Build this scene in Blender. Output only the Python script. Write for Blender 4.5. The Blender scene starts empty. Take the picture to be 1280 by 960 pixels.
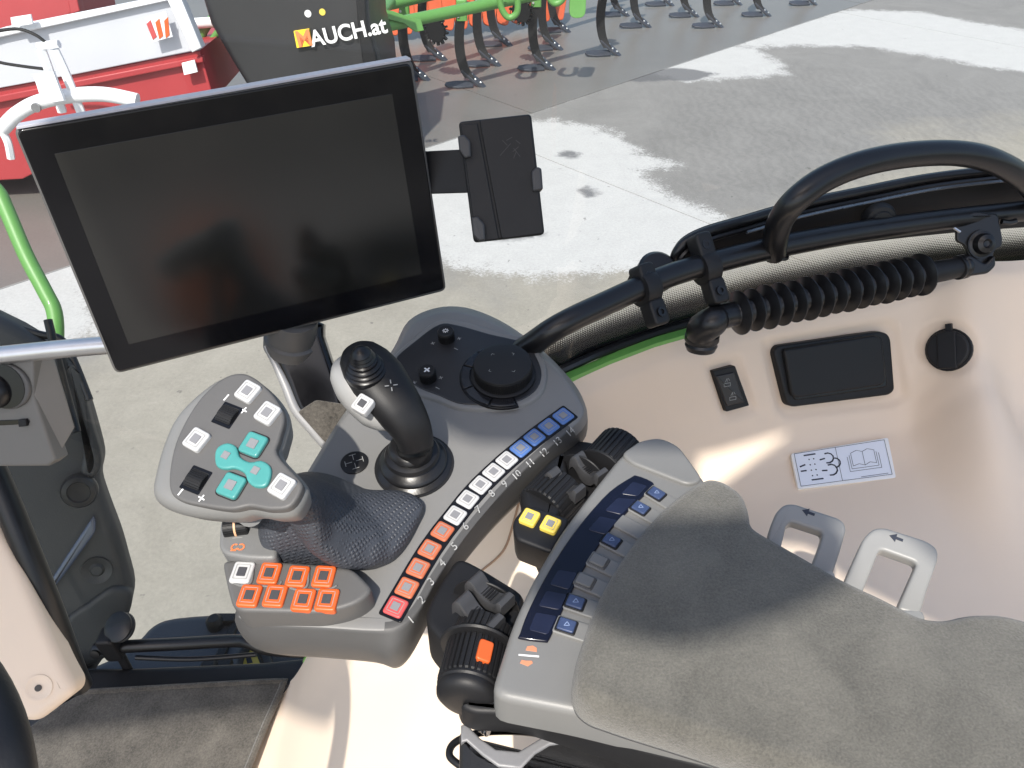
import bpy, bmesh, math, random
import numpy as np
from mathutils import Vector, Matrix
random.seed(7)
R = math.radians
SC = bpy.context.scene
COL = SC.collection

# ------------------------------------------------------------------ camera, world, sun
PITCH = R(38); F = 985.0; CAMZ = 3.0
cam_d = bpy.data.cameras.new("camera"); cam = bpy.data.objects.new("camera", cam_d); COL.objects.link(cam)
cam.location = (0, 0, CAMZ); cam.rotation_euler = (math.pi/2 - PITCH, 0, 0)
cam_d.sensor_width = 36; cam_d.lens = 36*F/1280; cam_d.clip_start = 0.01; cam_d.clip_end = 2000
SC.camera = cam
SC.render.resolution_x, SC.render.resolution_y = 1024, 768
SUN_EL = R(52); SUN_AZ = R(195)        # where the sun stands: azimuth clockwise from +Y
w = bpy.data.worlds.new("World"); SC.world = w; w.use_nodes = True
nt = w.node_tree; bg = nt.nodes['Background']
sky = nt.nodes.new('ShaderNodeTexSky'); sky.sky_type = 'NISHITA'; sky.sun_disc = False
sky.sun_elevation = SUN_EL; sky.sun_rotation = SUN_AZ; sky.air_density = 1.2; sky.dust_density = 2.5
nt.links.new(sky.outputs[0], bg.inputs[0]); bg.inputs[1].default_value = 0.15
sun_d = bpy.data.lights.new("sun", 'SUN'); sun_d.energy = 4.0; sun_d.angle = R(0.8); sun_d.color = (1, .95, .87)
sun = bpy.data.objects.new("sun", sun_d); COL.objects.link(sun)
TOSUN = Vector((math.sin(SUN_AZ)*math.cos(SUN_EL), math.cos(SUN_AZ)*math.cos(SUN_EL), math.sin(SUN_EL)))
sun.rotation_euler = TOSUN.to_track_quat('Z', 'Y').to_euler()
SC.view_settings.view_transform = 'Standard'; SC.view_settings.look = 'None'
SC.view_settings.exposure = 0.56; SC.view_settings.gamma = 1
SC.cycles.max_bounces = 8; SC.cycles.transparent_max_bounces = 16

# ------------------------------------------------------------------ helpers: rays, planes
CP, SP = math.cos(PITCH), math.sin(PITCH)
def ray(u, v):
    x = (u-640)/F; y = (480-v)/F
    return Vector((x, CP + y*SP, -SP + y*CP))
C0 = Vector((0, 0, CAMZ))
def atd(u, v, d): return C0 + ray(u, v)*d
def atz(u, v, z):                       # z relative to eye level
    r = ray(u, v); return C0 + r*(z/r.z)
def atg(u, v, h=0): return atz(u, v, -CAMZ + h)
def aty(u, v, y):
    r = ray(u, v); return C0 + r*(y/r.y)
class Plane:
    def __init__(s, o, n, xdir=None):
        s.o = Vector(o); s.n = Vector(n).normalized()
        x = Vector(xdir) if xdir is not None else Vector((1, 0, 0))
        s.x = (x - s.n*x.dot(s.n)).normalized(); s.y = s.n.cross(s.x)
    def hit(s, u, v, h=0):
        r = ray(u, v); t = (s.o + s.n*h - C0).dot(s.n)/r.dot(s.n); return C0 + r*t
    def loc(s, u, v, h=0):
        p = s.hit(u, v, h) - s.o; return Vector((p.dot(s.x), p.dot(s.y)))
    def w(s, a, b, h=0): return s.o + s.x*a + s.y*b + s.n*h

# ------------------------------------------------------------------ materials
MATS = {}
def lin(c):
    return tuple((x/12.92 if x <= .04045 else ((x+.055)/1.055)**2.4) for x in c)
def mat(name, col, rough=.5, metal=0, var=.12, vscale=40, bump=.15, bscale=400, coat=0, spec=.5, col2=None, bdist=.0006):
    if name in MATS: return MATS[name]
    m = bpy.data.materials.new(name); m.use_nodes = True; MATS[name] = m
    N, L = m.node_tree.nodes, m.node_tree.links; b = N['Principled BSDF']
    tc = N.new('ShaderNodeTexCoord')
    n1 = N.new('ShaderNodeTexNoise'); n1.inputs['Scale'].default_value = vscale; n1.inputs['Detail'].default_value = 5
    L.new(tc.outputs['Object'], n1.inputs['Vector'])
    mx = N.new('ShaderNodeMix'); mx.data_type = 'RGBA'
    c2 = col2 or tuple(min(1, c*(1+var)) for c in col); c1 = col if col2 else tuple(c*(1-var) for c in col)
    mx.inputs[6].default_value = (*c1, 1); mx.inputs[7].default_value = (*c2, 1)
    L.new(n1.outputs[0], mx.inputs[0]); L.new(mx.outputs[2], b.inputs['Base Color'])
    mr = N.new('ShaderNodeMapRange'); mr.inputs[3].default_value = max(.03, rough-.07); mr.inputs[4].default_value = min(1, rough+.1)
    L.new(n1.outputs[0], mr.inputs[0]); L.new(mr.outputs[0], b.inputs['Roughness'])
    b.inputs['Metallic'].default_value = metal; b.inputs['Coat Weight'].default_value = coat
    b.inputs['Specular IOR Level'].default_value = spec
    if bump:
        n2 = N.new('ShaderNodeTexNoise'); n2.inputs['Scale'].default_value = bscale; n2.inputs['Detail'].default_value = 3
        L.new(tc.outputs['Object'], n2.inputs['Vector'])
        bp = N.new('ShaderNodeBump'); bp.inputs['Strength'].default_value = bump; bp.inputs['Distance'].default_value = bdist
        L.new(n2.outputs[0], bp.inputs['Height']); L.new(bp.outputs[0], b.inputs['Normal'])
    return m
GREY   = mat('grey_soft_plastic', (.088,.086,.084), .5, var=.06, bump=.35, bscale=1500, bdist=.0003)
SHELLG = mat('grip_shell_grey', (.165,.165,.16), .4, var=.05, bump=.2, bscale=1600, bdist=.0002)
GREY2  = mat('mid_grey_plastic', (.15,.15,.148), .45, var=.06, bump=.3, bscale=1500, bdist=.0003)
CONS   = mat('console_grey_plastic', (.165,.163,.158), .48, var=.05, bump=.35, bscale=1500, bdist=.0003)
MODG   = mat('module_grey_plastic', (.165,.164,.158), .42, var=.05, bump=.3, bscale=1500, bdist=.0003)
SILV   = mat('silver_grey_plastic', (.28,.28,.275), .38, var=.05, bump=.2, bscale=1600, bdist=.0002)
DKGREY = mat('dark_grey_plastic', (.038,.038,.040), .42, var=.08, bump=.3, bscale=1500, bdist=.0003)
BLACK  = mat('black_plastic', (.010,.010,.011), .46, spec=.32, var=.15, bump=.3, bscale=1200, bdist=.0003)
BLACKG = mat('gloss_black_plastic', (.005,.005,.006), .12, var=.2, bump=0, spec=.35)
RUBBER = mat('black_rubber', (.009,.009,.010), .30, spec=.4, var=.25, vscale=60, bump=.15, bscale=300)
STEELB = mat('black_painted_steel', (.007,.007,.008), .32, spec=.4, var=.2, bump=.25, bscale=500, bdist=.0004, coat=.1)
CHROME = mat('satin_metal', (.62,.62,.62), .32, metal=.9, bump=.05)
STEEL  = mat('cast_steel', (.30,.30,.31), .4, metal=.7, bump=.3, bscale=900)
WHITEK = mat('white_key', (.46,.46,.46), .4, var=.04, bump=0)
ORANGE = mat('orange_key', (.58,.10,.02), .4, var=.08, bump=0)
RED    = mat('red_key', (.46,.07,.07), .4, var=.08, bump=0)
PALEO  = mat('faded_orange_key', (.44,.12,.055), .4, var=.08, bump=0)
BLUE   = mat('blue_key', (.07,.15,.38), .35, var=.08, bump=0)
YELLOW = mat('yellow_key', (.66,.50,.08), .4, var=.05, bump=0)
TEAL   = mat('teal_key', (.055,.25,.235), .35, var=.15, vscale=90, bump=0, coat=.2)
ICON   = mat('key_icon_grey', (.19,.19,.20), .5, var=.1, bump=0)
ICOND  = mat('key_icon_dark', (.05,.05,.055), .5, var=.1, bump=0)
BEIGE  = mat('beige_trim', (.76,.625,.495), .55, var=.035, vscale=6, bump=.35, bscale=900, bdist=.0004)
PRINTW = mat('white_print', (.7,.7,.7), .5, bump=0)
PRINTG = mat('grey_print', (.28,.28,.27), .5, bump=0)
PRINTO = mat('orange_print', (.75,.2,.07), .5, bump=0)
PRINTD = mat('dark_print', (.02,.025,.04), .6, bump=0)
STICK  = mat('sticker_vinyl', (.76,.79,.86), .4, var=.02, bump=0)
STICKW = mat('sticker_border', (.82,.82,.82), .4, var=.02, bump=0)
LCD    = mat('blue_lcd_glass', (.004,.005,.014), .14, var=.4, vscale=30, bump=0, coat=.1, spec=.35)
LCD2   = mat('lcd_segment', (.010,.013,.032), .2, var=.3, vscale=60, bump=0, coat=.1, spec=.4)
GREENP = mat('green_paint', (.10,.26,.06), .45, var=.1, coat=.05, bump=.05)
GREENT = mat('green_body_edge', (.14,.38,.08), .35, var=.25, vscale=12, coat=.4, bump=.05)
REDP   = mat('red_paint', (.34,.035,.04), .4, var=.15, vscale=3, bump=.1, bscale=60)
GREYP  = mat('light_grey_paint', (.48,.49,.53), .45, var=.08, vscale=2, bump=.1, bscale=60)
WHITEP = mat('white_paint', (.75,.76,.78), .4, var=.06, bump=0)
ORANGEP= mat('orange_paint', (.52,.09,.03), .4, var=.2, vscale=8, bump=0)
SHARE  = mat('blue_grey_steel', (.055,.06,.075), .4, metal=.3, var=.3, vscale=9, bump=.1)
DARKP  = mat('dark_panel_paint', (.022,.022,.024), .35, var=.3, vscale=2, bump=.1, bscale=40)
TANK   = mat('dark_moulded_tank', (.035,.04,.05), .45, var=.15, vscale=8, bump=.4, bscale=300)
PILLAR = mat('exterior_grey_moulding', (.026,.028,.030), .5, var=.3, vscale=7, bump=.4, bscale=400)

def felt(name, c1, c2, scale, bump=.6, stain=None):
    m = mat(name, c1, .95, var=.1, bump=0, spec=.2)
    N, L = m.node_tree.nodes, m.node_tree.links; b = N['Principled BSDF']
    b.inputs['Sheen Weight'].default_value = .25; b.inputs['Sheen Roughness'].default_value = .5
    tc = N.new('ShaderNodeTexCoord')
    a = N.new('ShaderNodeTexNoise'); a.inputs['Scale'].default_value = scale; a.inputs['Detail'].default_value = 6; a.inputs['Roughness'].default_value = .7
    s = N.new('ShaderNodeTexNoise'); s.inputs['Scale'].default_value = 19; s.inputs['Detail'].default_value = 6; s.inputs['Roughness'].default_value = .62; s.inputs['Distortion'].default_value = .4
    for n in (a, s): L.new(tc.outputs['Object'], n.inputs['Vector'])
    r = N.new('ShaderNodeValToRGB'); r.color_ramp.elements[0].position = .35; r.color_ramp.elements[1].position = .68
    r.color_ramp.elements[0].color = (*c1, 1); r.color_ramp.elements[1].color = (*c2, 1)
    ad = N.new('ShaderNodeMath'); ad.operation = 'MULTIPLY_ADD'; ad.inputs[1].default_value = .55
    L.new(a.outputs[0], ad.inputs[0])
    h = N.new('ShaderNodeMath'); h.operation = 'MULTIPLY'; h.inputs[1].default_value = .45; L.new(s.outputs[0], h.inputs[0])
    L.new(h.outputs[0], ad.inputs[2]); L.new(ad.outputs[0], r.inputs[0]); L.new(r.outputs[0], b.inputs['Base Color'])
    bp = N.new('ShaderNodeBump'); bp.inputs['Strength'].default_value = bump; bp.inputs['Distance'].default_value = .0015
    L.new(a.outputs[0], bp.inputs['Height']); L.new(bp.outputs[0], b.inputs['Normal'])
    return m
SUEDE = felt('grey_suede', (.062,.060,.053), (.158,.150,.130), 620, .7)
CARPET = felt('charcoal_carpet', (.036,.033,.029), (.145,.132,.113), 330, 1.0)

def dimple_mat():
    m = mat('studded_rubber', (.042,.046,.056), .5, var=.05, bump=0)
    N, L = m.node_tree.nodes, m.node_tree.links; b = N['Principled BSDF']
    tc = N.new('ShaderNodeTexCoord'); vo = N.new('ShaderNodeTexVoronoi'); vo.inputs['Scale'].default_value = 290
    vo.inputs['Randomness'].default_value = .0; vo.feature = 'F1'
    mp = N.new('ShaderNodeMapping'); mp.inputs['Rotation'].default_value = (.35, .3, .6); L.new(tc.outputs['Object'], mp.inputs[0]); L.new(mp.outputs[0], vo.inputs['Vector'])
    r = N.new('ShaderNodeMapRange'); r.inputs[1].default_value = .25; r.inputs[2].default_value = .5; r.inputs[3].default_value = 1; r.inputs[4].default_value = 0
    L.new(vo.outputs['Distance'], r.inputs[0])
    bp = N.new('ShaderNodeBump'); bp.inputs['Strength'].default_value = .8; bp.inputs['Distance'].default_value = .0007
    L.new(r.outputs[0], bp.inputs['Height']); L.new(bp.outputs[0], b.inputs['Normal'])
    return m
STUD = dimple_mat()

def glass_mat(name, tint, refl=1.0):
    m = bpy.data.materials.new(name); m.use_nodes = True; N, L = m.node_tree.nodes, m.node_tree.links
    N.remove(N['Principled BSDF']); out = N['Material Output']
    t = N.new('ShaderNodeBsdfTransparent'); t.inputs[0].default_value = (*tint, 1)
    g = N.new('ShaderNodeBsdfGlossy'); g.inputs['Roughness'].default_value = .01
    f = N.new('ShaderNodeLayerWeight'); f.inputs[0].default_value = .5      # Schlick reflectance, the same from both sides
    pw = N.new('ShaderNodeMath'); pw.operation = 'POWER'; pw.inputs[1].default_value = 5; L.new(f.outputs['Facing'], pw.inputs[0])
    mm = N.new('ShaderNodeMath'); mm.operation = 'MULTIPLY_ADD'; mm.inputs[1].default_value = .9*refl; mm.inputs[2].default_value = .03*refl; L.new(pw.outputs[0], mm.inputs[0])
    n = N.new('ShaderNodeTexNoise'); n.inputs['Scale'].default_value = 3
    ms = N.new('ShaderNodeMixShader'); L.new(mm.outputs[0], ms.inputs[0]); L.new(t.outputs[0], ms.inputs[1]); L.new(g.outputs[0], ms.inputs[2])
    # faint dust film
    d = N.new('ShaderNodeBsdfDiffuse'); d.inputs[0].default_value = (.7,.7,.7,1)
    r = N.new('ShaderNodeMapRange'); r.inputs[3].default_value = .0; r.inputs[4].default_value = .015; L.new(n.outputs[0], r.inputs[0])
    m2 = N.new('ShaderNodeMixShader'); L.new(r.outputs[0], m2.inputs[0]); L.new(ms.outputs[0], m2.inputs[1]); L.new(d.outputs[0], m2.inputs[2])
    L.new(m2.outputs[0], out.inputs[0]); return m
GLASS = glass_mat('tinted_window_glass', (.90,.93,.92))

def frit_mat():
    m = bpy.data.materials.new('ceramic_dot_band'); m.use_nodes = True; N, L = m.node_tree.nodes, m.node_tree.links
    b = N['Principled BSDF']; b.inputs['Base Color'].default_value = (.006,.006,.007,1); b.inputs['Roughness'].default_value = .25
    uv = N.new('ShaderNodeUVMap'); uv.uv_map = 'UVMap'
    sx = N.new('ShaderNodeSeparateXYZ'); L.new(uv.outputs[0], sx.inputs[0])
    mp = N.new('ShaderNodeMapping'); mp.inputs['Scale'].default_value = (1, 1, 0); L.new(uv.outputs[0], mp.inputs[0])
    vo = N.new('ShaderNodeTexVoronoi'); vo.voronoi_dimensions = '2D'; vo.inputs['Scale'].default_value = 1; vo.inputs['Randomness'].default_value = 0
    L.new(mp.outputs[0], vo.inputs['Vector'])
    # dot radius shrinks with height (V in dot pitches, 0..12)
    r = N.new('ShaderNodeMapRange'); r.inputs[1].default_value = 0; r.inputs[2].default_value = 16; r.inputs[3].default_value = .70; r.inputs[4].default_value = .04
    L.new(sx.outputs[1], r.inputs[0])
    lt = N.new('ShaderNodeMath'); lt.operation = 'LESS_THAN'; L.new(vo.outputs['Distance'], lt.inputs[0]); L.new(r.outputs[0], lt.inputs[1])
    t = N.new('ShaderNodeBsdfTransparent'); ms = N.new('ShaderNodeMixShader')
    L.new(lt.outputs[0], ms.inputs[0]); L.new(t.outputs[0], ms.inputs[1]); L.new(b.outputs[0], ms.inputs[2]); L.new(ms.outputs[0], N['Material Output'].inputs[0])
    return m
FRIT = frit_mat()

# ------------------------------------------------------------------ helpers: objects and meshes
def tag(o, label=None, cat=None, group=None, kind=None):
    if label: o['label'] = label
    if cat: o['category'] = cat
    if group: o['group'] = group
    if kind: o['kind'] = kind
    return o
def thing(name, loc, label, cat, group=None):
    o = bpy.data.objects.new(name, None); COL.objects.link(o); o.location = loc; o.empty_display_size = .05
    return tag(o, label, cat, group)
def link(name, verts, faces, material, parent=None, sharp=38, smooth=True, uvs=None):
    me = bpy.data.meshes.new(name)
    o = bpy.data.objects.new(name, me); COL.objects.link(o)
    vs = [Vector(v) for v in verts]
    if parent is not None:
        base = parent.location.copy()
        if parent.parent: base += parent.parent.location
    else:
        c = Vector((sum(v.x for v in vs), sum(v.y for v in vs), sum(v.z for v in vs)))/len(vs)
        base = Vector((c.x, c.y, min(v.z for v in vs)))
        o.location = base
    me.from_pydata([v-base for v in vs], [], faces)
    bm = bmesh.new(); bm.from_mesh(me); bmesh.ops.recalc_face_normals(bm, faces=bm.faces); bm.to_mesh(me); bm.free()
    if material: me.materials.append(material)
    if smooth:
        me.polygons.foreach_set('use_smooth', [True]*len(me.polygons)); me.set_sharp_from_angle(angle=R(sharp))
    if parent is not None:
        o.parent = parent
    return o
def fixp(o):   # parts keep identity transforms relative to the parent's location (parents are never rotated)
    return o
class MB:
    def __init__(s): s.v = []; s.f = []
    def add(s, vf):
        n = len(s.v); s.v += list(vf[0]); s.f += [[i+n for i in f] for f in vf[1]]; return s
    def build(s, name, m, parent=None, **k): return link(name, s.v, s.f, m, parent, **k)
def crom(pts, n=4, closed=True):
    P = [Vector(p) for p in pts]; out = []; N = len(P)
    rng = range(N) if closed else range(N-1)
    for i in rng:
        if closed: a, b, c, d = P[i-1], P[i], P[(i+1) % N], P[(i+2) % N]
        else: a, b, c, d = P[max(i-1, 0)], P[i], P[i+1], P[min(i+2, N-1)]
        for k in range(n):
            t = k/n
            out.append(.5*((2*b) + (c-a)*t + (2*a-5*b+4*c-d)*t*t + (3*b-a-3*c+d)*t**3))
    if not closed: out.append(P[-1])
    return out
def roundpoly(pts, r, seg=4):      # 2D polygon with rounded corners
    P = [Vector((p[0], p[1])) for p in pts]; out = []; N = len(P)
    for i in range(N):
        a, b, c = P[i-1], P[i], P[(i+1) % N]
        d1 = (a-b); d2 = (c-b); l = min(r, d1.length*.48, d2.length*.48)
        p0 = b + d1.normalized()*l; p1 = b + d2.normalized()*l
        for k in range(seg+1):
            t = k/seg; out.append(p0*(1-t)**2 + b*2*t*(1-t) + p1*t*t)
    return out
def offset(P, d):                   # move inward by d (2D, CCW)
    N = len(P); out = []
    for i in range(N):
        a, b, c = P[i-1], P[i], P[(i+1) % N]
        e1 = (b-a); e2 = (c-b)
        if e1.length < 1e-7: e1 = e2
        if e2.length < 1e-7: e2 = e1
        e1 = e1.normalized(); e2 = e2.normalized()
        n = Vector((-(e1.y+e2.y), e1.x+e2.x))
        if n.length < 1e-6: n = Vector((-e1.y, e1.x))
        n.normalize(); k = max(.5, n.dot(Vector((-e1.y, e1.x))))
        out.append(b + n*(d/k))
    if d > 0:                       # where an edge has flipped over, the corner radius was used up: collapse the run to one point
        for _ in range(4):
            flip = [(out[(i+1) % N]-out[i]).dot(P[(i+1) % N]-P[i]) < 0 for i in range(N)]
            if not any(flip): break
            i0 = next((i for i in range(N) if not flip[i-1]), 0); i = i0; end = i0+N
            while i < end:
                if flip[i % N]:
                    j = i
                    while flip[j % N] and j < end: j += 1
                    run = [q % N for q in range(i, j+1)]; m = sum((out[q] for q in run), Vector((0, 0)))/len(run)
                    for n_, q in enumerate(run): out[q] = m + (P[q]-P[run[len(run)//2]])*1e-3
                    i = j
                i += 1
    return out
def ccw(P):
    A = sum(P[i-1].x*P[i].y - P[i].x*P[i-1].y for i in range(len(P)))
    return P if A > 0 else P[::-1]
def slab_vf(pl, P, h1, h0, bev=.001, seg=3, flare=0):   # P local 2D; top at h1, bottom at h0
    P = ccw([Vector((p[0], p[1])) for p in P]); N = len(P); rings = []
    rings.append((offset(P, -flare), h0))
    for k in range(seg+1):
        t = k/seg*math.pi/2
        rings.append((offset(P, bev*(1-math.cos(t))), h1 - bev + bev*math.sin(t)))
    rings.append((offset(P, bev*1.35), h1))
    V = []; Fc = []
    for q, h in rings: V += [pl.w(p.x, p.y, h) for p in q]
    for r in range(len(rings)-1):
        for i in range(N):
            j = (i+1) % N; Fc.append([r*N+i, r*N+j, (r+1)*N+j, (r+1)*N+i])
    Fc.append([(len(rings)-1)*N+i for i in range(N)]); Fc.append([i for i in range(N)][::-1])
    return V, Fc
def pxpoly(pl, px, h=0, smooth=0, rnd=0):
    P = [pl.loc(u, v, h) for u, v in px]
    if smooth: P = [Vector((p[0], p[1])) for p in crom([(p.x, p.y, 0) for p in P], smooth)]
    if rnd: P = roundpoly(P, rnd)
    return P
def slab(name, pl, px, h1, h0, bev, m, parent=None, smooth=0, rnd=0, flare=0, seg=3, **k):
    return MB().add(slab_vf(pl, pxpoly(pl, px, h1, smooth, rnd), h1, h0, bev, seg, flare)).build(name, m, parent, **k)
def rect(c, w_, h_, ang=0, r=.002):
    ca, sa = math.cos(ang), math.sin(ang)
    P = [(-w_/2, -h_/2), (w_/2, -h_/2), (w_/2, h_/2), (-w_/2, h_/2)]
    P = roundpoly(P, r); return [Vector((c[0]+p.x*ca-p.y*sa, c[1]+p.x*sa+p.y*ca)) for p in P]
def frames(P):
    T = []; N = len(P)
    for i in range(N): T.append((P[min(i+1, N-1)]-P[max(i-1, 0)]).normalized())
    n = T[0].orthogonal().normalized(); out = []
    for i in range(N):
        n = (n - T[i]*n.dot(T[i])).normalized(); out.append((T[i], n, T[i].cross(n)))
    return out
def tube_vf(P, rad, seg=14, caps=True, sub=5, sx=1.0):
    P = crom(P, sub, False) if sub else [Vector(p) for p in P]
    n = len(P)
    if not hasattr(rad, '__len__'): rr = [rad]*n
    else: rr = list(np.interp(np.linspace(0, 1, n), np.linspace(0, 1, len(rad)), rad))
    V = []; Fc = []
    for p, (t, a, b), r in zip(P, frames(P), rr):
        for k in range(seg):
            th = 2*math.pi*k/seg; V.append(p + a*math.cos(th)*r*sx + b*math.sin(th)*r)
    for i in range(n-1):
        for k in range(seg):
            k2 = (k+1) % seg; Fc.append([i*seg+k, i*seg+k2, (i+1)*seg+k2, (i+1)*seg+k])
    if caps: Fc.append([k for k in range(seg)][::-1]); Fc.append([(n-1)*seg+k for k in range(seg)])
    return V, Fc
def tube(name, P, rad, m, parent=None, **k): return MB().add(tube_vf(P, rad, **k)).build(name, m, parent)
def lathe_vf(o, axis, prof, seg=28, xd=None, knurl=0, kn=0):
    axis = Vector(axis).normalized(); a = (Vector(xd) - axis*Vector(xd).dot(axis)).normalized() if xd is not None else axis.orthogonal().normalized()
    b = axis.cross(a); V = []; Fc = []
    for r, h in prof:
        for k in range(seg):
            th = 2*math.pi*k/seg
            V.append(Vector(o) + axis*h + (a*math.cos(th)+b*math.sin(th))*r)
    n = len(prof)
    for i in range(n-1):
        for k in range(seg):
            k2 = (k+1) % seg; Fc.append([i*seg+k, i*seg+k2, (i+1)*seg+k2, (i+1)*seg+k])
    Fc.append([k for k in range(seg)][::-1]); Fc.append([(n-1)*seg+k for k in range(seg)])
    return V, Fc
def lathe(name, o, axis, prof, m, parent=None, seg=28, xd=None): return MB().add(lathe_vf(o, axis, prof, seg, xd)).build(name, m, parent)
def gear_vf(o, axis, r1, r2, h0, h1, teeth, duty=.55):   # ribbed wheel
    axis = Vector(axis).normalized(); a = axis.orthogonal().normalized(); b = axis.cross(a); ring = []
    for t in range(teeth):
        for f_, r in ((0, r1), (.10, r2), (duty, r2), (duty+.10, r1)):
            th = 2*math.pi*(t+f_)/teeth; ring.append((a*math.cos(th)+b*math.sin(th), r))
    V = []; n = len(ring); e = (r2-r1)*.8
    for h, sh in ((h0, e), (h0+e, 0), (h1-e, 0), (h1, e)):
        for d, r in ring: V.append(Vector(o)+axis*h+d*(r-sh if r == r2 else r))
    Fc = []
    for i in range(3):
        for k in range(n): k2 = (k+1) % n; Fc.append([i*n+k, i*n+k2, (i+1)*n+k2, (i+1)*n+k])
    Fc.append(list(range(n))[::-1]); Fc.append([3*n+k for k in range(n)])
    return V, Fc
def box_vf(c, x, y, z, sx, sy, sz):   # centre, unit axes, full sizes
    c = Vector(c); V = []
    for i in (-1, 1):
        for j in (-1, 1):
            for k in (-1, 1): V.append(c + Vector(x)*(i*sx/2) + Vector(y)*(j*sy/2) + Vector(z)*(k*sz/2))
    return V, [[0,1,3,2],[4,6,7,5],[0,4,5,1],[2,3,7,6],[0,2,6,4],[1,5,7,3]]
def rbox_vf(c, x, y, z, sx, sy, sz, bev=.002):
    pl = Plane(c, z, x); return slab_vf(pl, rect((0, 0), sx, sy, 0, bev*2), sz/2, -sz/2, bev)
def text(name, s, pl, px, size, m, parent, h=.0004, dirpx=None, align='CENTER', bold=0):
    cu = bpy.data.curves.new('t', 'FONT'); cu.body = s; cu.size = size; cu.align_x = align; cu.align_y = 'CENTER'; cu.extrude = .0001; cu.offset = bold
    to = bpy.data.objects.new('t', cu); COL.objects.link(to)
    dg = bpy.context.evaluated_depsgraph_get(); me = bpy.data.meshes.new_from_object(to.evaluated_get(dg))
    bpy.data.objects.remove(to)
    c = pl.loc(*px, h); ang = 0
    if dirpx: d = pl.loc(*dirpx, h)-c; ang = math.atan2(d.y, d.x)
    ca, sa = math.cos(ang), math.sin(ang)
    V = [pl.w(c.x+v.co.x*ca-v.co.y*sa, c.y+v.co.x*sa+v.co.y*ca, h+v.co.z) for v in me.vertices]
    Fc = [list(p.vertices) for p in me.polygons]; bpy.data.meshes.remove(me)
    if name is None: return V, Fc
    return link(name, V, Fc, m, parent, smooth=False)
def strokes_vf(pl, lines, wd, h):     # printed line work in plane-local coordinates
    V = []; Fc = []
    for ln in lines:
        for a, b in zip(ln[:-1], ln[1:]):
            a = Vector(a); b = Vector(b); d = (b-a)
            if d.length < 1e-7: continue
            d.normalize(); n = Vector((-d.y, d.x))*wd/2; e = d*wd*.3; i = len(V)
            for q in (a-n-e, b-n+e, b+n+e, a+n-e): V.append(pl.w(q.x, q.y, h))
            Fc.append([i, i+1, i+2, i+3])
    return V, Fc
def key(name, pl, c, size, ang, m, parent, h=.002, asp=1.0, icon=ICON, ring=True, depth=.006):
    k = MB().add(slab_vf(pl, rect(c, size, size*asp, ang, size*.17), h, h-depth, size*.09)).build(name, m, parent)
    if ring:
        a = rect(c, size*.66, size*asp*.66, ang, size*.05); 
        lines = [[p for p in a] + [a[0]]]
        MB().add(strokes_vf(pl, lines, size*.03, h+.00035)).build('key_outline', PRINTG, k, smooth=False)
    if icon:
        MB().add(slab_vf(pl, rect(c, size*.42, size*asp*.42, ang, size*.04), h+.0006, h-.001, size*.01, 1)).build('key_icon', icon, k)
    return k

# ------------------------------------------------------------------ the cab window line (plan view)
Z_SILL = -.55; Z_FLOOR = -1.2
_sp = [atz(u, v, Z_SILL) for u, v in [(700,482),(760,455),(820,432),(870,418),(960,393),(1060,372),(1160,357),(1280,347)]]
WX = [-1.4, -.6, -.3, -.1] + [p.x for p in _sp] + [1.1, 1.6]; WY = [.74, .735, .72, .708] + [p.y for p in _sp] + [.93, .98]
def W(x): return float(np.interp(x, WX, WY))
def atw(u, v, off=0):
    t = 1.0; r = ray(u, v)
    for _ in range(30):
        x = r.x*t; t = (W(x)-off)/r.y
    return C0 + r*t

# ================================================================== OUTSIDE: the yard
def stain_polys():
    dry = [[(560,165),(620,148),(690,150),(760,163),(800,190),(850,205),(800,215),(840,245),(915,275),(900,300),(840,330),(700,345),(640,345),(560,330),(500,300),(500,200)],
           [(815,92),(830,78),(900,55),(945,60),(975,80),(985,93),(930,97),(860,102)],
           [(920,56),(1000,26),(1060,12),(1150,15),(1230,30),(1330,45),(1330,95),(1240,85),(1160,70),(1080,58),(990,57),(940,60)],
           [(640,128),(700,106),(735,102),(740,112),(690,128),(650,140)],
           [(-40,300),(60,290),(110,330),(130,420),(60,440),(-40,380)]]
    warm = [[(100,440),(140,380),(420,330),(620,345),(760,318),(900,305),(1010,260),(1150,170),(1290,150),(1500,300),(1500,900),(-300,1100),(-300,500)]]
    dark = [[(765,100),(800,88),(850,85),(900,92),(870,100),(800,102)],[(693,193),(712,188),(732,193),(713,199)],[(600,300),(640,290),(700,292),(650,300)],
            [(716,237),(735,232),(755,240),(740,247)]]
    return dry, warm, dark
def sdist(P, X, Y):
    P = np.array([(p.x, p.y) for p in P]); n = len(P); d = np.full(X.shape, 1e9); ins = np.zeros(X.shape, bool)
    for i in range(n):
        a, b = P[i-1], P[i]; e = b-a; t = np.clip(((X-a[0])*e[0]+(Y-a[1])*e[1])/max(e@e, 1e-9), 0, 1)
        d = np.minimum(d, np.hypot(X-a[0]-t*e[0], Y-a[1]-t*e[1]))
        c = ((a[1] > Y) != (b[1] > Y)) & (X < (b[0]-a[0])*(Y-a[1])/(b[1]-a[1]+1e-12)+a[0]); ins ^= c
    return np.where(ins, d, -d)
J1a, J1b = atg(660,143), atg(1010,27)           # far joint: wet strip beyond
J2a, J2b = atg(682,198), atg(880,290)           # joint running towards the tractor
e1 = (J1b-J1a).normalized(); e2 = Vector((-e1.y, e1.x, 0))
if e2.y < 0: e2 = -e2
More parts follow.
